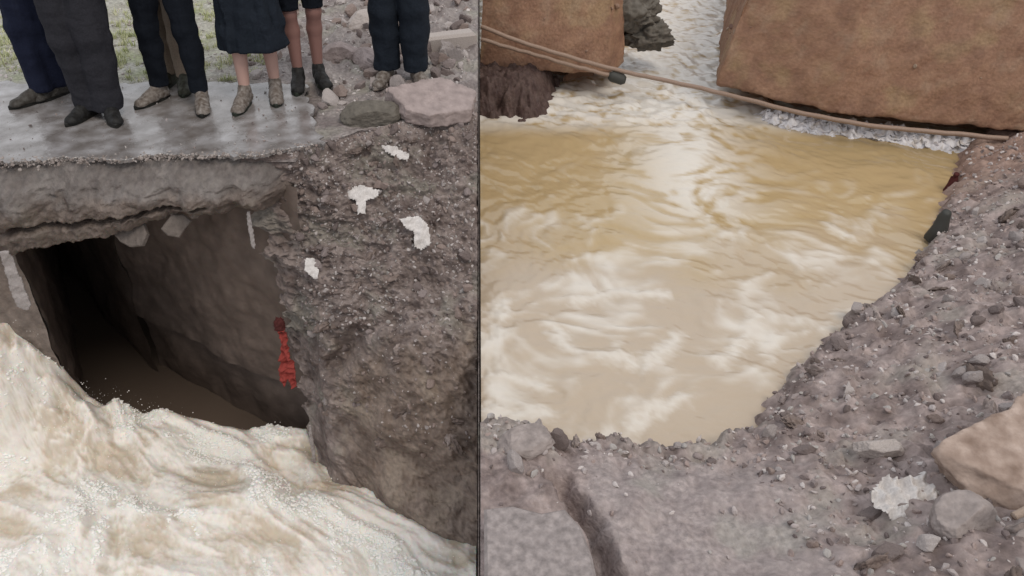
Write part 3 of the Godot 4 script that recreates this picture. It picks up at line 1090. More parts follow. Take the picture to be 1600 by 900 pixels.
func torrent_height(x: float, z: float) -> Array:
	# heap of water plunging in on the left
	var lift := clampf((-2.36 - x + 0.12 * n_mid.get_noise_2d(x * 0.35, z * 0.35)) * 1.45, 0.0, 0.95)
	var fall := lift * sm(-3.3, -3.92, z + 0.10 * n_big.get_noise_2d(x, z)) * sm(-4.3, -4.0, z)
	fall = sqrt(fall * fall + 0.02) - 0.1414
	var w := Vector2(n_warp.get_noise_2d(x, z), n_warp.get_noise_2d(x + 31.0, z)) * 0.18
	# the flow runs from the heap towards the near right, its streaks drawn out along it
	var fx := (x * 0.85 + z * 0.53) * 0.30 + w.x
	var fz := (-x * 0.53 + z * 0.85) + w.y
	var a := n_big.get_noise_3d(fx * 1.6, fz * 1.3, fall)
	var b := n_mid.get_noise_3d(fx * 0.8, fz * 0.55, fall * 0.7)
	var f := n_fine.get_noise_3d(fx * 0.9, fz * 0.6, fall)
	var c := n_fine.get_noise_3d(x * 1.2, z * 1.2, fall * 1.2)
	var h := 0.13 * a + 0.020 * b + 0.008 * f + 0.006 * c + 0.012 * n_mid.get_noise_3d(x * 0.9, z * 0.9, fall)
	# drops towards the mouth of the culvert and along the bank
	h -= 0.85 * sm(-3.98, -4.3, z)
	h -= 0.15 * sm(-3.25, -3.75, z) * sm(-2.3, -1.7, x) + 0.13 * sm(-1.7, -0.4, x)
	h += fall
	return [h, a, b, f, c]

const CURLS := [[[0.42, -3.71], [0.51, -3.47], [0.68, -3.38], [0.83, -3.36]], [[0.93, -3.32], [1.05, -3.47], [1.14, -3.59]], [[0.06, -3.26], [0.21, -3.23], [0.35, -3.17]], [[0.75, -2.85], [0.89, -2.98], [1.05, -3.05]], [[1.33, -3.36], [1.52, -3.56], [1.64, -3.77]], [[2.46, -4.87], [2.55, -4.71]], [[0.59, -3.94], [0.84, -4.04], [1.15, -4.0]], [[0.04, -2.98], [0.17, -2.93], [0.33, -2.95]]]

func build_water():
	var nu := 400
	var nv := 310
	var tan_c := Color(0.62, 0.53, 0.42)
	var brown := Color(0.30, 0.235, 0.18)
	var foam := Color(0.87, 0.825, 0.765)
	var m := grid_mesh(nu, nv, func(i: int, j: int):
		var x := -4.3 + 4.285 * i / (nu - 1.0)
		var z := -1.4 - 3.5 * j / (nv - 1.0)
		var r := torrent_height(x, z)
		var t := clampf(0.76 + 0.40 * r[1] + 0.55 * r[2] + 0.50 * r[3] + 0.25 * r[4] + 0.8 * n_big.get_noise_2d(x * 0.8 + 4.0, z * 1.2), 0.0, 1.0)
		var col := tan_c.lerp(foam, sm(0.15, 0.85, t))
		var y: float = r[0]
		return [Vector3(x, y, z), col], true)
	struct("torrent_water", m, M.torrent)
	# froth and droplets thrown up along the crests
	var drops := []
	var froth := []
	for k in 26000:
		var x := rng.randf_range(-3.3, -0.06)
		var z := rng.randf_range(-4.05, -2.2)
		if z < lerp_line(FOOT, x) - 0.05 and x > -1.3:
			continue
		var r := torrent_height(x, z)
		var lively: float = r[2] + 0.5 * r[1] + 0.6 * n_big.get_noise_2d(x * 0.8 + 4.0, z * 1.2)
		if lively > 0.05 + rng.randf() * 0.35:
			var s := 0.003 + 0.008 * pow(rng.randf(), 2.5)
			froth.append([Transform3D(Basis(Vector3.UP, rng.randf() * TAU).scaled_local(Vector3(s * 1.8, s * 0.55, s)), Vector3(x, r[0], z)), Color(0.88, 0.85, 0.81)])
		# more spray where the water strikes the heap's edge and the bank
		var strike := sm(0.35, 0.0, absf(z - lerp_line(FOOT, x) - 0.12)) * sm(-1.5, -1.0, x) + sm(-1.9, -2.3, x) * sm(-3.4, -3.8, z)
		if rng.randf() < 0.06 + 0.30 * strike:
			var s := 0.001 + 0.0035 * pow(rng.randf(), 3.0)
			drops.append([Transform3D(random_basis(s), Vector3(x, r[0] + 0.004 + (0.05 + 0.14 * strike) * pow(rng.randf(), 2.5), z)), Color(0.84, 0.80, 0.75)])
	var spray := Node3D.new()
	spray.name = "spray"
	add_child(spray)
	spray.set_meta("kind", "stuff")
	spray.set_meta("label", "froth and fine spray over the torrent")
	spray.set_meta("category", "spray")
	var wet := surf(lin(1, 1, 1), 0.35, 0.5, true)
	multi("droplets", [rock_mesh(400, 0, Vector3.ONE, 0, 0.0, false)], drops, wet, spray)
	multi("froth", [rock_mesh(401, 1, Vector3.ONE, 0, 0.15, false), rock_mesh(402, 1, Vector3.ONE, 2, 0.2, false)], froth, wet, spray)
	# slack water further off, under the deck and beside the torrent
	var slack := grid_mesh(60, 60, func(i: int, j: int):
		var x := -9.0 + 8.98 * i / 59.0
		var z := 3.0 - 10.5 * j / 59.0
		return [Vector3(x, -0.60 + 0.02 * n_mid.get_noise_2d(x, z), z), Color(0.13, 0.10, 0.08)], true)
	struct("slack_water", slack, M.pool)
	# muddy pool
	var px := 420
	var pz := 520
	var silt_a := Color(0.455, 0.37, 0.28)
	var far_ochre := Color(0.43, 0.315, 0.165)  # ochre tone blended in towards the far end of the pool
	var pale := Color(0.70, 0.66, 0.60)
	var curls := []
	for cl in CURLS:
		var ln := []
		for p in cl:
			ln.append(Vector2(p[0], p[1]))
		curls.append(ln)
	var pm := grid_mesh(px, pz, func(i: int, j: int):
		var x := 0.012 + 8.0 * pow(i / (px - 1.0), 1.15)
		var z := -2.45 - 16.0 * pow(j / (pz - 1.0), 1.8)
		var w := Vector2(n_warp.get_noise_2d(x * 0.9, z * 0.9), n_warp.get_noise_2d(x * 0.9 + 31.0, z * 0.9)) * 0.4
		var near := sm(-6.4, -4.2, z)
		var chop := sm(-6.3, -7.0, z)
		var rg := n_ridge.get_noise_2d(x * 0.42 + w.x * 0.7, z * 0.5 + w.y * 0.7)
		var wv := n_mid.get_noise_2d(x * 0.45 + w.x * 0.4, z * 0.6 + w.y * 0.4)
		var sw := n_mid.get_noise_2d(x * 0.9 + w.x * 0.5, z * 1.3 + w.y * 0.5)
		var h := 0.005 * rg * near + (0.006 + 0.006 * near) * wv + 0.02 * n_big.get_noise_2d(x * 0.7, z * 0.7) + 0.006 * sw + 0.0035 * n_fine.get_noise_2d(x * 0.6 + w.x * 0.3, z * 0.9)
		h += chop * (0.024 * n_mid.get_noise_2d(x * 0.55, z * 0.7) + 0.02 * rg)
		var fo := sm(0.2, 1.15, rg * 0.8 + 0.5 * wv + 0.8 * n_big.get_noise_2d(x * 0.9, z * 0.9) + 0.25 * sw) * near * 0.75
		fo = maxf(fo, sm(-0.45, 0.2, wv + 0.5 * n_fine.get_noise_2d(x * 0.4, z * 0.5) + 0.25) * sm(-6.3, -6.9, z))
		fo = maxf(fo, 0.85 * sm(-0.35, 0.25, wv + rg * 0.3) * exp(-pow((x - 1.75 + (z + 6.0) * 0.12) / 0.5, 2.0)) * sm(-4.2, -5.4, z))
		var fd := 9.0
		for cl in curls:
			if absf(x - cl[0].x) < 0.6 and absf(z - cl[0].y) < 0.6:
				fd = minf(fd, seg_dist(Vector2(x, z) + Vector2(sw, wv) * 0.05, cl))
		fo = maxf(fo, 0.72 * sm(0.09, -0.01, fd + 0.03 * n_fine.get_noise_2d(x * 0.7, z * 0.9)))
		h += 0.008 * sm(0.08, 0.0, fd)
		var col := silt_a.lerp(far_ochre, sm(-3.9, -5.1, z + 0.6 * n_big.get_noise_2d(x * 0.6, z * 0.6)))
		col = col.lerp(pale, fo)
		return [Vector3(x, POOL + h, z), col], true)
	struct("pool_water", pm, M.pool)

var emb_a := [Vector2(0.012, -7.5), Vector2(0.35, -7.42), Vector2(0.8, -7.38), Vector2(1.25, -7.36), Vector2(1.42, -7.6), Vector2(1.55, -8.6), Vector2(1.75, -10.8), Vector2(2.2, -17.0)]
var emb_b := [Vector2(4.6, -17.0), Vector2(3.3, -10.8), Vector2(2.5, -8.2), Vector2(2.2, -7.05), Vector2(2.35, -6.92), Vector2(3.0, -6.38), Vector2(3.6, -6.18), Vector2(4.18, -6.04), Vector2(5.0, -5.75), Vector2(9.0, -5.2)]

func resample(path: Array, step: float) -> Array:
	var cv := Curve2D.new()
	for p in path:
		cv.add_point(p)
	var out := []
	var l := cv.get_baked_length()
	var n := int(l / step)
	for i in n + 1:
		out.append(cv.sample_baked(l * i / n))
	return out

func embankment(path: Array, flipped: bool) -> ArrayMesh:
	var pts := resample(path, 0.035)
	# profile: how far back from the lip, and how high
	var prof := [[-0.75, 2.42], [-0.32, 2.40], [-0.16, 2.3], [-0.10, 1.9], [-0.05, 1.6], [-0.006, 1.26], [0.0, 1.235], [-0.02, 1.22], [-0.4, 1.19], [-0.55, 1.05], [-0.6, 0.3]]
	var rows := []
	for k in prof.size() - 1:
		var a := Vector2(prof[k][0], prof[k][1])
		var b := Vector2(prof[k + 1][0], prof[k + 1][1])
		var n := maxi(1, int(a.distance_to(b) / 0.03))
		for q in n:
			rows.append(a.lerp(b, float(q) / n))
	rows.append(Vector2(prof[prof.size() - 1][0], prof[prof.size() - 1][1]))
	var nu := pts.size()
	return grid_mesh(nu, rows.size(), func(i: int, j: int):
		var p: Vector2 = pts[i]
		var d: Vector2 = (pts[mini(i + 2, nu - 1)] - pts[maxi(i - 2, 0)]).normalized()
		var out := Vector2(-d.y, d.x)
		var q: Vector2 = rows[j]
		var y := q.y
		var k := 0.03 * n_big.get_noise_3d(p.x * 0.7, y * 0.7, p.y * 0.7) + 0.014 * n_mid.get_noise_3d(p.x * 0.8, y * 0.8, p.y * 0.8) + 0.006 * n_fine.get_noise_3d(p.x, y * 0.6, p.y)
		var rag := (0.03 * n_mid.get_noise_2d(p.x * 0.5, p.y * 0.5) + 0.012 * n_fine.get_noise_2d(p.x * 0.8, p.y * 0.8)) * sm(1.5, 1.2, y) * sm(0.9, 1.1, y)
		p += out * (q.x + k)
		p.x = maxf(p.x, 0.012)
		var col := soil_colour(p.x, y, p.y, Color(0.31, 0.17, 0.112), Color(0.41, 0.24, 0.155), Color(0.41, 0.275, 0.16))
		# dried mud runs and faint layers
		var run := n_mid.get_noise_3d(p.x * 0.45, y * 0.3, p.y * 0.45) + 0.5 * n_fine.get_noise_3d(p.x * 0.6, y * 0.4, p.y * 0.6)
		col = col.lerp(Color(0.44, 0.32, 0.225), 0.4 * sm(0.1, 0.6, run)).lerp(Color(0.22, 0.125, 0.09), 0.4 * sm(-0.1, -0.6, run))
		return [Vector3(p.x, y + rag, p.y), col], flipped)

func build_embankments():
	var lumps := []
	for k in 3:
		lumps.append(rock_mesh(120 + k, 2, Vector3(1.1, 0.7, 0.85), 8, 0.05, true, [], 0.42))
	var a := struct("mud_embankment", embankment(emb_a, true), M.mud)
	var b := struct("mud_embankment", embankment(emb_b, true), M.mud)
	a.set_meta("label", "smaller brown mud embankment left of the water gap")
	b.set_meta("label", "large brown mud embankment right of the water gap")
	# stones and hard lumps sticking out of the mud faces
	for q in 70:
		var pth: Array = emb_b if q % 3 > 0 else emb_a
		var pts := resample(pth, 0.1)
		var i := rng.randi_range(2, pts.size() - 3)
		if pts[i].y < -8.5 or pts[i].x > 5.5:
			continue
		var d: Vector2 = (pts[i + 1] - pts[i - 1]).normalized()
		var y := rng.randf_range(1.28, 1.85)
		var out := lerp_line([[1.26, -0.006], [1.6, -0.05], [1.9, -0.10]], y)
		var p: Vector2 = pts[i] + Vector2(-d.y, d.x) * out
		var r := 0.012 + 0.035 * pow(rng.randf(), 2.5)
		var st := obj("stone", lumps[q % 3], M.mud_stone[q % 3], a if q % 3 == 0 else b)
		st.transform = Transform3D(random_basis(r, 0.6), Vector3(maxf(p.x, 0.02 + r * 1.3), y, p.y))
	# their tops
	var tops := [[emb_a, [Vector2(0.012, -17.0)]], [emb_b, [Vector2(9.0, -17.0)]]]
	for q in 2:
		var pl := PackedVector2Array()
		for p in tops[q][0]:
			pl.append(p)
		for p in tops[q][1]:
			pl.append(p)
		var sh := Geometry2D.offset_polygon(pl, -0.45)
		var t := obj("crown", prism(sh[0], 2.2, 2.405, 0.03), M.boulder_olive, [a, b][q])
	# the far end of the water gap
	struct("far_bank", grid_mesh(40, 14, func(i: int, j: int):
		var x := 0.012 + 9.0 * i / 39.0
		var y := 0.4 + 2.1 * j / 13.0
		return [Vector3(x, y, -16.6 - 0.4 * y + 0.3 * n_big.get_noise_2d(x, y)), soil_colour(x, y, -17.0, Color(0.31, 0.17, 0.112), Color(0.41, 0.24, 0.155), Color(0.41, 0.275, 0.16))], true), M.mud)
	# dark mud slumped under the small embankment
	struct("slumped_mud", grid_mesh(80, 70, func(i: int, j: int):
		var x := 0.012 + 0.95 * i / 79.0
		var z := -6.45 - 1.25 * j / 69.0
		var e := sm(0.86, 0.5, x + 0.10 * n_mid.get_noise_2d(x, z) + (z + 7.3) * 0.25) * sm(-6.62, -7.2, z + 0.12 * n_mid.get_noise_2d(x, z + 3.0) - 0.2 * x)
		var y := 0.85 + 0.42 * e + 0.06 * n_mid.get_noise_2d(x, z) + 0.02 * n_fine.get_noise_2d(x, z)
		return [Vector3(x, y, z), soil_colour(x, y, z, Color(0.09, 0.055, 0.05), Color(0.17, 0.115, 0.1), Color(0.12, 0.08, 0.07))], true), M.soil)
	# foam boiling out from under the large embankment and along the outfall
	var fm := surf(lin(1, 1, 1), 0.6, 0.4, true)
	var froth := obj("foam", grid_mesh(260, 60, func(i: int, j: int):
		var t := i / 259.0
		var u := j / 59.0
		var a2 := Vector2(2.5, -6.72).lerp(Vector2(4.3, -6.02), t)
		var p := a2 + Vector2(0.36, 0.93) * (u - 0.65) * 0.55
		p += Vector2(n_mid.get_noise_2d(t * 2.0, u), n_mid.get_noise_2d(t * 2.0 + 9.0, u)) * 0.06
		var body := sin(PI * u) * sm(0.0, 0.12, t) * sm(1.0, 0.9, t)
		var y := POOL - 0.06 + 0.11 * body + 0.06 * body * absf(n_mid.get_noise_2d(p.x * 0.9, p.y * 0.9)) * 2.0 + 0.006 * n_fine.get_noise_2d(p.x, p.y)
		var cc := Color(0.74, 0.72, 0.74).lerp(Color(0.52, 0.47, 0.43), sm(0.1, 0.5, n_mid.get_noise_2d(p.x * 1.6 + 4.0, p.y * 1.6) + 0.5 * n_fine.get_noise_2d(p.x, p.y)))
		return [Vector3(p.x, y, p.y), cc], true), fm)
	froth.set_meta("kind", "stuff")
	froth.set_meta("label", "white foam boiling out from under the large embankment")
	froth.set_meta("category", "foam")
	# pipes
	var pp := [Vector3(0.02, 1.66, -7.36), Vector3(0.5, 1.5, -7.3), Vector3(1.3, 1.285, -7.26), Vector3(1.8, 1.22, -7.12), Vector3(2.3, 1.185, -6.86), Vector3(2.75, 1.18, -6.5), Vector3(3.2, 1.185, -6.22), Vector3(3.7, 1.19, -6.05), Vector3(4.25, 1.19, -5.92)]
	var cv := Curve3D.new()
	for k in pp.size():
		var t: Vector3 = (pp[mini(k + 1, pp.size() - 1)] - pp[maxi(k - 1, 0)]) / 6.0
		cv.add_point(pp[k], -t, t)
	var ps := []
	var rs := []
	for k in 90:
		var p := cv.sample_baked(cv.get_baked_length() * k / 89.0)
		ps.append(p + Vector3(0, 0.006 * n_mid.get_noise_1d(k * 0.03), 0))
		rs.append(0.02)
	var pipe := thing("water_pipe", "long thin brown pipe running along both embankments across the water gap", "pipe", pp[0])
	var o := obj("tube", tube(ps, rs), M.pipe, pipe)
	o.position = -pp[0]
	var second := thing("water_pipe", "short lower pipe on the small embankment ending in a dark joint", "pipe", Vector3(0.02, 1.55, -7.33))
	var p2 := []
	var r2 := []
	for k in 30:
		var t := k / 29.0
		p2.append(Vector3(0.0, 0.0, 0.0).lerp(Vector3(1.28, -0.335, 0.08), t) + Vector3(0, 0.01 * n_mid.get_noise_1d(t), 0))
		r2.append(0.019)
	obj("tube", tube(p2, r2), M.pipe, second)
	obj("joint", tube([Vector3(1.2, -0.315, 0.075), Vector3(1.23, -0.322, 0.077), Vector3(1.33, -0.35, 0.083), Vector3(1.36, -0.356, 0.085)], [0.03, 0.05, 0.052, 0.034]), M.coupling, second)
	# clod of earth with torn sod leaning into the gap
	for q in [[1.50, 1.62, -8.0, 0.33, 41, "upper dark earth clod sticking out into the water gap"], [1.72, 1.38, -8.05, 0.27, 42, "lower dark earth clod jutting into the water gap"]]:
		var clod := obj("earth_clod", rock_mesh(q[4], 4, Vector3(1.0, 0.6, 0.9), 9, 0.16, false), M.boulder_olive)
		clod.position = Vector3(q[0], q[1], q[2])
		clod.scale = Vector3.ONE * float(q[3])
		tag(clod, q[5], "clod", "clods in the water gap")

var stone_shapes := []

func build_stones():
	for k in 7:
		stone_shapes.append(rock_mesh(100 + k, 2, Vector3(1.1, 0.7, 0.85), 8, 0.05, true, [], 0.42))
	var clods := []
	for k in 4:
		clods.append(rock_mesh(500 + k, 3, Vector3(1.1, 0.6, 0.9), 6, 0.2, false, [], 0.5))
	var pebbles := []
	for k in 4:
		pebbles.append(rock_mesh(200 + k, 1, Vector3(1.1, 0.7, 0.85), 7, 0.1, true, [], 0.4))
	var pm := surf(lin(1, 1, 1), 0.8, 0.4, true)
	var pal := [Color(0.30, 0.25, 0.24), Color(0.42, 0.37, 0.36), Color(0.17, 0.135, 0.13), Color(0.55, 0.50, 0.485), Color(0.33, 0.26, 0.24), Color(0.37, 0.345, 0.33)]
	# left bank: stones as parts, then gravel
	var grav := []
	for k in 5200:
		var x := rng.randf_range(-1.1, -0.015)
		var s := 1.0 - pow(rng.randf(), 1.3) * 0.78
		if s < 0.45 and rng.randf() < 0.75:
			continue
		var p := bank_point(x, s)
		var r := 0.004 + 0.012 * pow(rng.randf(), 3.0)
		p.x = minf(p.x, -0.012 - r)
		grav.append([Transform3D(random_basis(r), p), pal[rng.randi() % 6].darkened(0.15)])
	multi("gravel", pebbles, grav, pm, left_bank)
	for k in 240:
		var x := rng.randf_range(-1.1, -0.04)
		var s := 1.0 - pow(rng.randf(), 1.4) * 0.8
		if s < 0.45 and rng.randf() < 0.6:
			continue
		var p := bank_point(x, s)
		var r := 0.014 + 0.035 * pow(rng.randf(), 3.0)
		p.x = minf(p.x, -0.012 - r * 1.3)
		var st := obj("stone", stone_shapes[k % 7], M.stone[[0, 2, 4, 0, 1, 2, 4][rng.randi() % 7]], left_bank)
		st.transform = Transform3D(random_basis(r), p)
	for k in 60:
		var x := rng.randf_range(-0.95, -0.12)
		var s := rng.randf_range(0.2, 0.97)
		var p := bank_point(x, s)
		var r := rng.randf_range(0.03, 0.075)
		p.x = minf(p.x, -0.02 - r * 1.3)
		var st := obj("clod", clods[k % 4], M.clod[k % 3], left_bank)
		st.transform = Transform3D(random_basis(r, 0.45), p - Vector3(0, 0.3, 0.5) * r)
	# right bank
	grav = []
	for k in 17000:
		var x := rng.randf_range(0.02, 4.6)
		var z := rng.randf_range(-5.9, -1.2)
		if x < 1.2 and z > -2.45 and rng.randf() < 0.93:
			continue
		var h := bank_height(x, z)
		if h < POOL + 0.03:
			continue
		var r := 0.004 + 0.02 * pow(rng.randf(), 2.4)
		if x < 0.04:
			x += 0.03
		grav.append([Transform3D(random_basis(r), Vector3(x, h + r * 0.1, z)), pal[rng.randi() % 6]])
	multi("gravel", pebbles, grav, pm, right_bank)
	var made := 0
	for k in 3000:
		if made >= 290:
			break
		var x := rng.randf_range(0.05, 3.9)
		var z := rng.randf_range(-4.9, -1.5)
		if x < 1.25 and x > 0.4 and z > -2.5 and rng.randf() < 0.94:
			continue
		if x < 0.5 and z > -2.06:
			continue
		var h := bank_height(x, z)
		if h < POOL + 0.04:
			continue
		var r := 0.014 + 0.055 * pow(rng.randf(), 3.2)
		x = maxf(x, 0.02 + r * 1.3)
		var st := obj("stone", stone_shapes[made % 7], M.stone[rng.randi() % 5], right_bank)
		st.transform = Transform3D(random_basis(r), Vector3(x, h + r * 0.15, z))
		made += 1
	for k in 110:
		var x := rng.randf_range(0.1, 3.6)
		var z := rng.randf_range(-4.9, -1.5)
		var h := bank_height(x, z)
		if h < POOL + 0.05 or (x > 0.4 and x < 1.2 and z > -2.45) or (x < 0.5 and z > -2.06):
			continue
		var r := rng.randf_range(0.03, 0.08)
		var st := obj("clod", clods[k % 4], M.clod[k % 3], right_bank)
		st.transform = Transform3D(random_basis(r, 0.45), Vector3(maxf(x, 0.02 + r * 1.3), h - r * 0.25, z))
	# rubble behind the road
	var n := 0
	for k in 260:
		var x := rng.randf_range(-1.75, -0.06)
		var z := rng.randf_range(-7.6, -4.75)
		if x < -1.0 and z > -5.35:
			continue
		var r := 0.02 + 0.07 * pow(rng.randf(), 2.4)
		var st := obj("stone", stone_shapes[n % 7], M.stone[rng.randi() % 5], upper_ground)
		st.transform = Transform3D(random_basis(r), Vector3(minf(x, -0.02 - r * 1.3), upper_height(x, z) + r * 0.2, z))
		n += 1
	grav = []
	for k in 3500:
		var x := rng.randf_range(-4.2, -0.03)
		var z := rng.randf_range(-8.0, -4.7)
		if x < -1.05 and z > -5.3:
			continue
		var r := 0.006 + 0.016 * pow(rng.randf(), 3.0)
		grav.append([Transform3D(random_basis(r), Vector3(x, upper_height(x, z), z)), pal[rng.randi() % 6].lightened(0.12)])
	multi("gravel", pebbles, grav, pm, upper_ground)
	grav = []
	for k in 900:
		var x := rng.randf_range(-3.4, -1.15)
		var z := rng.randf_range(-5.15, -4.15)
		if rng.randf() > 0.25 + 0.7 * sm(-4.35, -4.12, z) + 0.6 * sm(-1.8, -1.2, x):
			continue
		var r := 0.002 + 0.009 * pow(rng.randf(), 4.0)
		grav.append([Transform3D(random_basis(r), Vector3(x, ROAD + r * 0.4, z)), pal[rng.randi() % 6].darkened(0.2)])
	for k in 1500:
		var x := rng.randf_range(-3.6, -0.95)
		var r := 0.003 + 0.012 * pow(rng.randf(), 3.0)
		var z := lerp_line([[-6.0, -3.96], [-2.63, -3.97], [-2.0, -4.02], [-1.25, -4.08], [-0.95, -4.2]], x) - 0.03 + rng.randfn() * 0.03
		grav.append([Transform3D(random_basis(r), Vector3(x, ROAD - 0.004 - maxf(z + 4.0, 0.0) * 0.3, z)), Color(0.20, 0.165, 0.15).lerp(Color(0.34, 0.30, 0.28), rng.randf())])
	multi("grit", pebbles, grav, pm, road_top)
	# named rocks: place, size, squash, spin, material, seed, label
	var rocks := [
		[Vector3(2.33, 0, -2.06), 0.56, Vector3(1.0, 0.46, 0.62), 0.1, M.boulder_tan, 11, "large flat-topped tan boulder at the right edge of the stony bank", "boulder", -0.03, [[Vector3(-0.12, 1, 0.16).normalized(), 0.44], [Vector3(0, -1, 0), 0.5], [Vector3(-0.8, 0.25, 0.5).normalized(), 0.80], [Vector3(0.1, -0.35, 0.9).normalized(), 0.75], [Vector3(-0.5, 0.1, -0.8).normalized(), 0.9], [Vector3(0.5, 0.2, -0.8).normalized(), 0.95], [Vector3(1, 0.1, 0.1).normalized(), 1.0], [Vector3(0.55, 0.3, 0.8).normalized(), 0.82], [Vector3(-0.3, 0.75, 0.6).normalized(), 0.62], [Vector3(-0.95, -0.3, 0.1).normalized(), 0.9]]],
		[Vector3(1.73, 0, -1.86), 0.12, Vector3(1.0, 0.75, 0.85), 0.6, M.boulder_grey, 12, "rounded grey rock lying below the large tan boulder", "rock", 0.03],
		[Vector3(1.70, 0, -2.39), 0.10, Vector3(1.0, 0.55, 0.6), -0.15, M.pale_stone, 13, "small pale block of stone above the white crumpled plastic", "stone", 0.03],
		[Vector3(1.96, 0, -1.66), 0.19, Vector3(1.0, 0.6, 0.9), 0.4, M.boulder_grey, 14, "grey-brown rock under the pale stick in the lower right corner", "rock", -0.03],
		[Vector3(-0.66, 0, -4.60), 0.19, Vector3(1.0, 0.52, 0.7), 0.2, M.boulder_olive, 15, "dark olive rock between the road and the pale tilted slab", "rock", 0.02],
		[Vector3(-0.36, 0, -4.95), 0.10, Vector3(1.0, 0.6, 0.7), 1.2, M.boulder_olive, 17, "small dark rock close to the feet in pale grey shoes", "rock", 0.01],
		[Vector3(-1.02, 0, -5.75), 0.15, Vector3(1.0, 0.6, 0.8), 0.9, M.boulder_pink, 18, "pinkish block behind the road beside the bare-legged person", "rock", 0.02],
		[Vector3(-0.80, 0, -5.65), 0.16, Vector3(1.0, 0.55, 0.7), 2.0, M.boulder_pink, 19, "pinkish block just left of the person in dark trousers on the rubble", "rock", 0.02],
		[Vector3(-0.9, 0, -6.5), 0.2, Vector3(1.0, 0.55, 0.8), 0.3, M.pale_stone, 20, "pale block far back in the rubble", "rock", 0.02],
		[Vector3(0.21, 0, -2.5), 0.12, Vector3(1.2, 0.6, 0.8), 0.4, M.boulder_grey, 22, "brown clod of earth above the broken slab at the pool's near edge", "clod", 0.01],
	]
	for q in rocks:
		var at: Vector3 = q[0]
		at.y = (upper_height(at.x, at.z) if at.x < 0.0 else bank_height(at.x, at.z)) + q[8]
		var rk := obj("rock" if q[7] != "boulder" else "boulder", rock_mesh(q[5], 5, q[2], 0 if q.size() > 9 else 9, 0.03, false, q[9] if q.size() > 9 else [], 0.55, 1.12 if q.size() > 9 else 1.0), q[4])
		rk.position = at
		rk.scale = Vector3.ONE * float(q[1])
		rk.rotation = Vector3(0.05, q[3], 0.06)
		tag(rk, q[6], q[7])
	# tilted pale slab of broken paving on the crest
	var sl := obj("paving_slab", rock_mesh(61, 5, Vector3(0.27, 0.22, 0.19), 0, 0.035, false, [[Vector3(0.05, 1, 0), 0.2], [Vector3(0, -1, 0), 0.22], [Vector3(-1, 0.1, 0.35).normalized(), 0.85], [Vector3(-0.5, 0.2, -0.9).normalized(), 0.8], [Vector3(0.6, -0.1, -0.8).normalized(), 0.95], [Vector3(1, 0.2, 0.2).normalized(), 0.95], [Vector3(0.35, 0.3, 0.9).normalized(), 0.8], [Vector3(-0.4, 0.1, 0.9).normalized(), 0.9]], 0.7, 1.6), M.boulder_pink)
	sl.position = Vector3(-0.29, upper_height(-0.29, -4.66) + 0.065, -4.70)
	sl.rotation = Vector3(0.35, 0.15, -0.1)
	tag(sl, "pale tilted slab of broken paving on top of the rubble bank", "slab")
	var kerb := obj("kerb_piece", prism(poly([[-0.34, -0.07], [0.33, -0.08], [0.34, 0.07], [-0.32, 0.06]]), -0.06, 0.07, 0.02), M.pale_stone)
	kerb.position = Vector3(-0.36, upper_height(-0.36, -5.95) + 0.05, -5.95)
	kerb.rotation = Vector3(0.0, 0.22, 0.05)
	tag(kerb, "pale concrete kerb piece lying behind the rubble", "kerb")
	# broken pavement plate at the near edge
	var plate := obj("concrete_slab", prism(poly([[0.02, -2.02], [0.13, -2.035], [0.24, -2.0], [0.33, -2.02], [0.385, -1.93], [0.41, -1.80], [0.42, -1.64], [0.44, -1.45], [0.42, -1.2], [0.02, -1.2]]), -0.09, 0.0, 0.012), M.concrete)
	plate.position = Vector3(0, bank_height(0.2, -1.8) + 0.045, 0)
	plate.rotation = Vector3(0.0, 0, 0)
	tag(plate, "flat grey broken concrete slab in the near corner by the crack", "slab")

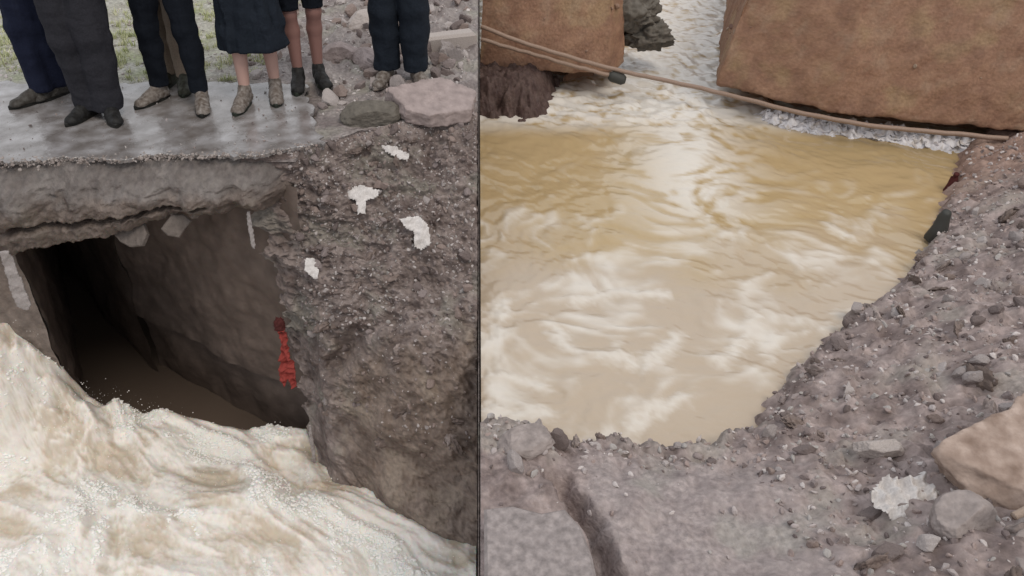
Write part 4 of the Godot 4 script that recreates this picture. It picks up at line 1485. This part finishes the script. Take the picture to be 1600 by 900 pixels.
func build_litter():
	# white scraps on the rubble bank: x, place up the slope, outline, spin, label
	var scraps := [
		[-0.70, 0.83, [[-0.10, -0.06], [-0.02, -0.09], [0.10, -0.07], [0.09, -0.02], [0.02, 0.01], [0.02, 0.09], [-0.03, 0.10], [-0.04, 0.02], [-0.10, -0.01]], 0.0, "white T-shaped scrap of plastic on the upper rubble bank"],
		[-0.38, 0.71, [[-0.10, -0.08], [0.02, -0.10], [0.08, -0.04], [0.10, 0.07], [0.04, 0.11], [-0.01, 0.09], [-0.01, 0.0], [-0.06, -0.02]], 0.0, "largest white plastic scrap, bent like a boomerang on the rubble bank"],
		[-0.52, 0.93, [[-0.09, -0.05], [0.0, -0.05], [0.09, 0.0], [0.08, 0.04], [0.02, 0.03], [-0.06, -0.01]], 0.0, "narrow white scrap nearest the crest of the rubble bank"],
		[-0.99, 0.66, [[-0.03, -0.07], [0.02, -0.07], [0.045, 0.0], [0.05, 0.06], [0.01, 0.05], [-0.035, 0.0]], 0.0, "small white scrap low on the bank above the red cloth"],
	]
	for q in scraps:
		var p := bank_point(q[0], q[1])
		var px := bank_point(q[0] + 0.03, q[1]) - bank_point(q[0] - 0.03, q[1])
		var ps := bank_point(q[0], q[1] + 0.02) - bank_point(q[0], q[1] - 0.02)
		var nr := px.cross(ps).normalized()
		if nr.y < 0:
			nr = -nr
		nr = (nr + Vector3(0, 0.3, 0.8)).normalized()
		var o := obj("plastic_scrap", crumpled(poly(q[2], 0.95), 0.022, 0.005, int(q[0] * 100.0)), M.paper)
		o.transform = Transform3D(frame_on(nr, q[3]), p + nr * 0.025)
		tag(o, q[4], "scrap", "white scraps on the rubble bank")
	# red cloth hanging down the edge of the culvert mouth
	var rc := thing("red_cloth", "strip of red cloth hanging down the right edge of the culvert mouth", "cloth", Vector3(-1.20, 0.62, -3.80))
	var a := obj("hanging_end", crumpled(poly([[-0.02, -0.26], [0.02, -0.25], [0.035, -0.08], [0.06, 0.02], [0.065, 0.15], [0.03, 0.17], [0.01, 0.10], [-0.02, 0.16], [-0.045, 0.12], [-0.035, -0.02], [-0.02, -0.12]]), 0.04, 0.006, 77, 0.0045), M.red_cloth, rc)
	a.transform = Transform3D(frame_on(Vector3(-0.15, 0.25, 1), 0.0), Vector3(0, 0, 0))
	var b := obj("knot", rock_mesh(78, 3, Vector3(0.8, 1.2, 0.7), 4, 0.2, false), M.dark_red, rc)
	b.position = Vector3(-0.01, 0.27, -0.04)
	b.scale = Vector3.ONE * 0.045
	# hanging strips
	for q in [[Vector3(-2.66, 1.46, -3.78), 0.40, 0.045, "pale rag strip hanging below the deck at the left edge"], [Vector3(-1.32, 1.60, -3.98), 0.24, 0.014, "thin pale strip hanging at the top right corner of the culvert mouth"], [Vector3(-1.10, 0.16, -3.74), 0.34, 0.014, "thin pale strip hanging at the bottom right corner of the culvert mouth"]]:
		var w: float = q[2]
		var l: float = q[1]
		var o := obj("hanging_strip", crumpled(poly([[-w * 0.6, 0], [w * 0.6, 0], [w * 0.75, l * 0.4], [w, l * 0.9], [w * 0.3, l], [-w * 0.9, l * 0.92], [-w * 0.8, l * 0.4]]), 0.012, 0.008, int(l * 1000.0), 0.006), M.strip)
		o.transform = Transform3D(frame_on(Vector3(0.1, 0.05, 1), 0.0), q[0])
		tag(o, q[3], "strip", "strips hanging at the culvert mouth")
	# white crumpled plastic on the stony bank
	var pl := obj("plastic_wrap", crumpled(poly([[-0.13, -0.03], [-0.05, -0.08], [0.04, -0.06], [0.12, -0.07], [0.14, 0.02], [0.07, 0.08], [0.0, 0.05], [-0.07, 0.09], [-0.12, 0.05]]), 0.05, 0.004, 55), M.paper)
	pl.transform = Transform3D(frame_on(Vector3(0, 1, 0.4), 0.2), Vector3(1.635, bank_height(1.635, -2.06) + 0.045, -2.06))
	tag(pl, "white crumpled plastic among stones left of the tan boulder", "plastic")
	var y := bank_height(1.92, -1.72)
	var stick := obj("stick", tube([Vector3(1.78, y + 0.10, -1.74), Vector3(1.9, y + 0.125, -1.78), Vector3(2.05, y + 0.15, -1.84), Vector3(2.25, y + 0.19, -1.9)], [0.014, 0.019, 0.02, 0.017], 8), M.twig)
	tag(stick, "pale stick lying in the lower right corner over a rock", "stick")
	# added dark stubs standing in for holes at the water's edge
	for q in [[Vector3(3.09, 0.0, -4.62), 0.16, 0.05, "dark stub in place of a hollow at the water's edge on the far right bank"], [Vector3(3.58, 0.0, -5.40), 0.14, 0.035, "reddish brown stub in place of a hole farthest up the right waterline"]]:
		var h := maxf(bank_height(q[0].x, q[0].z), POOL)
		var s := obj("hole_stub", tube([Vector3(0, -0.06, 0), Vector3(0.01, 0.04, 0.01), Vector3(0.015, q[1] * 0.7, 0.0), Vector3(0.01, q[1], 0.02)], [q[2] * 1.3, q[2], q[2] * 0.8, q[2] * 0.6], 9), M.dark_red if q[2] < 0.04 else M.coupling)
		s.position = Vector3(q[0].x, h, q[0].z)
		tag(s, q[3], "hole_stub")

func build_grass():
	var st := SurfaceTool.new()
	st.begin(Mesh.PRIMITIVE_TRIANGLES)
	for k in 9:
		var a := TAU * k / 9.0 + rng.randf()
		var r := rng.randf_range(0.0, 0.5)
		var base := Vector3(cos(a), 0, sin(a)) * r
		var lean := Vector3(cos(a + 0.4), 0, sin(a + 0.4)) * rng.randf_range(0.2, 0.8)
		var side := Vector3(-sin(a), 0, cos(a)) * 0.09
		var h := rng.randf_range(0.6, 1.2)
		var p1 := base + lean * 0.35 + Vector3(0, h * 0.6, 0)
		var p2 := base + lean + Vector3(0, h, 0)
		for p in [base - side, p1 - side * 0.7, base + side, base + side, p1 - side * 0.7, p1 + side * 0.7, p1 - side * 0.7, p2, p1 + side * 0.7]:
			st.add_vertex(p)
	st.generate_normals()
	var tuft := st.commit()
	var spots := []
	for k in 5200:
		var x := rng.randf_range(-5.5, -1.55)
		var z := rng.randf_range(-9.5, -5.28)
		var d := n_big.get_noise_2d(x * 0.9 + 3.0, z * 0.9) + 0.6 * n_mid.get_noise_2d(x * 0.5, z * 0.5)
		if d < -0.12 + 0.25 * sm(-2.6, -1.7, x):
			continue
		var s := rng.randf_range(0.025, 0.06)
		var b := Basis(Vector3.UP, rng.randf() * TAU).scaled(Vector3(s, s * rng.randf_range(0.7, 1.3), s))
		var c := Color(0.38, 0.42, 0.22).lerp(Color(0.62, 0.61, 0.42), rng.randf())
		spots.append([Transform3D(b, Vector3(x, upper_height(x, z) - 0.005, z)), c])
	var holder := Node3D.new()
	holder.name = "grass"
	add_child(holder)
	holder.set_meta("kind", "stuff")
	holder.set_meta("label", "pale green grass growing behind the road on the left")
	holder.set_meta("category", "grass")
	multi("grass_tufts", [tuft], spots, M.grass, holder)

func build_people():
	make_body_pieces()
	person("person in narrow navy trousers at the far left of the road", Vector3(-2.80, ROAD, -4.95), {"feet": [[0.05, -0.06, -0.55], [-0.03, 0.05, -0.7]], "face": -0.7, "skin": M.skin2, "shirt": M.grey_shirt, "legwear": M.navy, "shoe": M.shoe_grey, "sole": M.sole_dark, "wide": 0.018})
	person("person in wide charcoal trousers standing closest to the road's edge", Vector3(-2.34, ROAD, -4.66), {"feet": [[0.075, 0.03, 0.5], [-0.075, 0.0, -0.35]], "face": 0.0, "skin": M.skin2, "shirt": M.white_shirt, "legwear": M.charcoal, "shoe": M.shoe_dark, "sole": M.sole_dark, "wide": 0.03, "hem": 0.045, "tall": 1.03})
	person("person in slim black trousers and whitish trainers with legs apart", Vector3(-1.91, ROAD, -4.86), {"feet": [[0.16, 0.06, 0.25], [-0.16, -0.06, -0.5]], "face": 0.1, "skin": M.skin, "shirt": M.blue_shirt, "legwear": M.black, "shoe": M.shoe_white, "sole": M.sole_dark, "wide": 0.0, "hem": 0.09})
	person("person in a dark knee-length skirt with bare legs and white shoes", Vector3(-1.44, ROAD, -4.88), {"feet": [[0.12, -0.09, 0.2], [-0.05, 0.05, -0.1]], "face": 0.1, "skin": M.skin, "shirt": M.cream_shirt, "legwear": M.blue_grey, "shoe": M.shoe_white, "sole": M.sole_green, "hem": 0.345, "skirt": 0.17})
	person("person in short dark shorts with bare legs behind the others", Vector3(-1.16, ROAD, -5.2), {"feet": [[0.08, -0.05, 0.4], [-0.05, 0.03, 0.1]], "face": 0.2, "skin": M.skin2, "shirt": M.red_shirt, "legwear": M.black, "shoe": M.shoe_dark, "sole": M.sole_green, "hem": 0.50})
	person("person in dark trousers standing alone on the rubble at the right", Vector3(-0.52, ROAD + 0.01, -5.24), {"feet": [[0.11, 0.03, 0.35], [-0.11, 0.0, -0.3]], "face": 0.0, "skin": M.skin2, "shirt": M.green_shirt, "legwear": M.blue_grey, "shoe": M.shoe_white, "sole": M.sole_white, "wide": 0.025, "hem": 0.08, "tall": 1.02})
	person("person in beige trousers half hidden behind the slim black trousers", Vector3(-2.02, ROAD, -5.16), {"feet": [[0.06, 0.02, 0.2], [-0.07, -0.05, -0.2]], "face": 0.0, "skin": M.skin2, "shirt": M.grey_shirt, "legwear": M.beige, "shoe": M.shoe_olive, "sole": M.sole_green, "wide": 0.0, "hem": 0.07, "tall": 0.98})
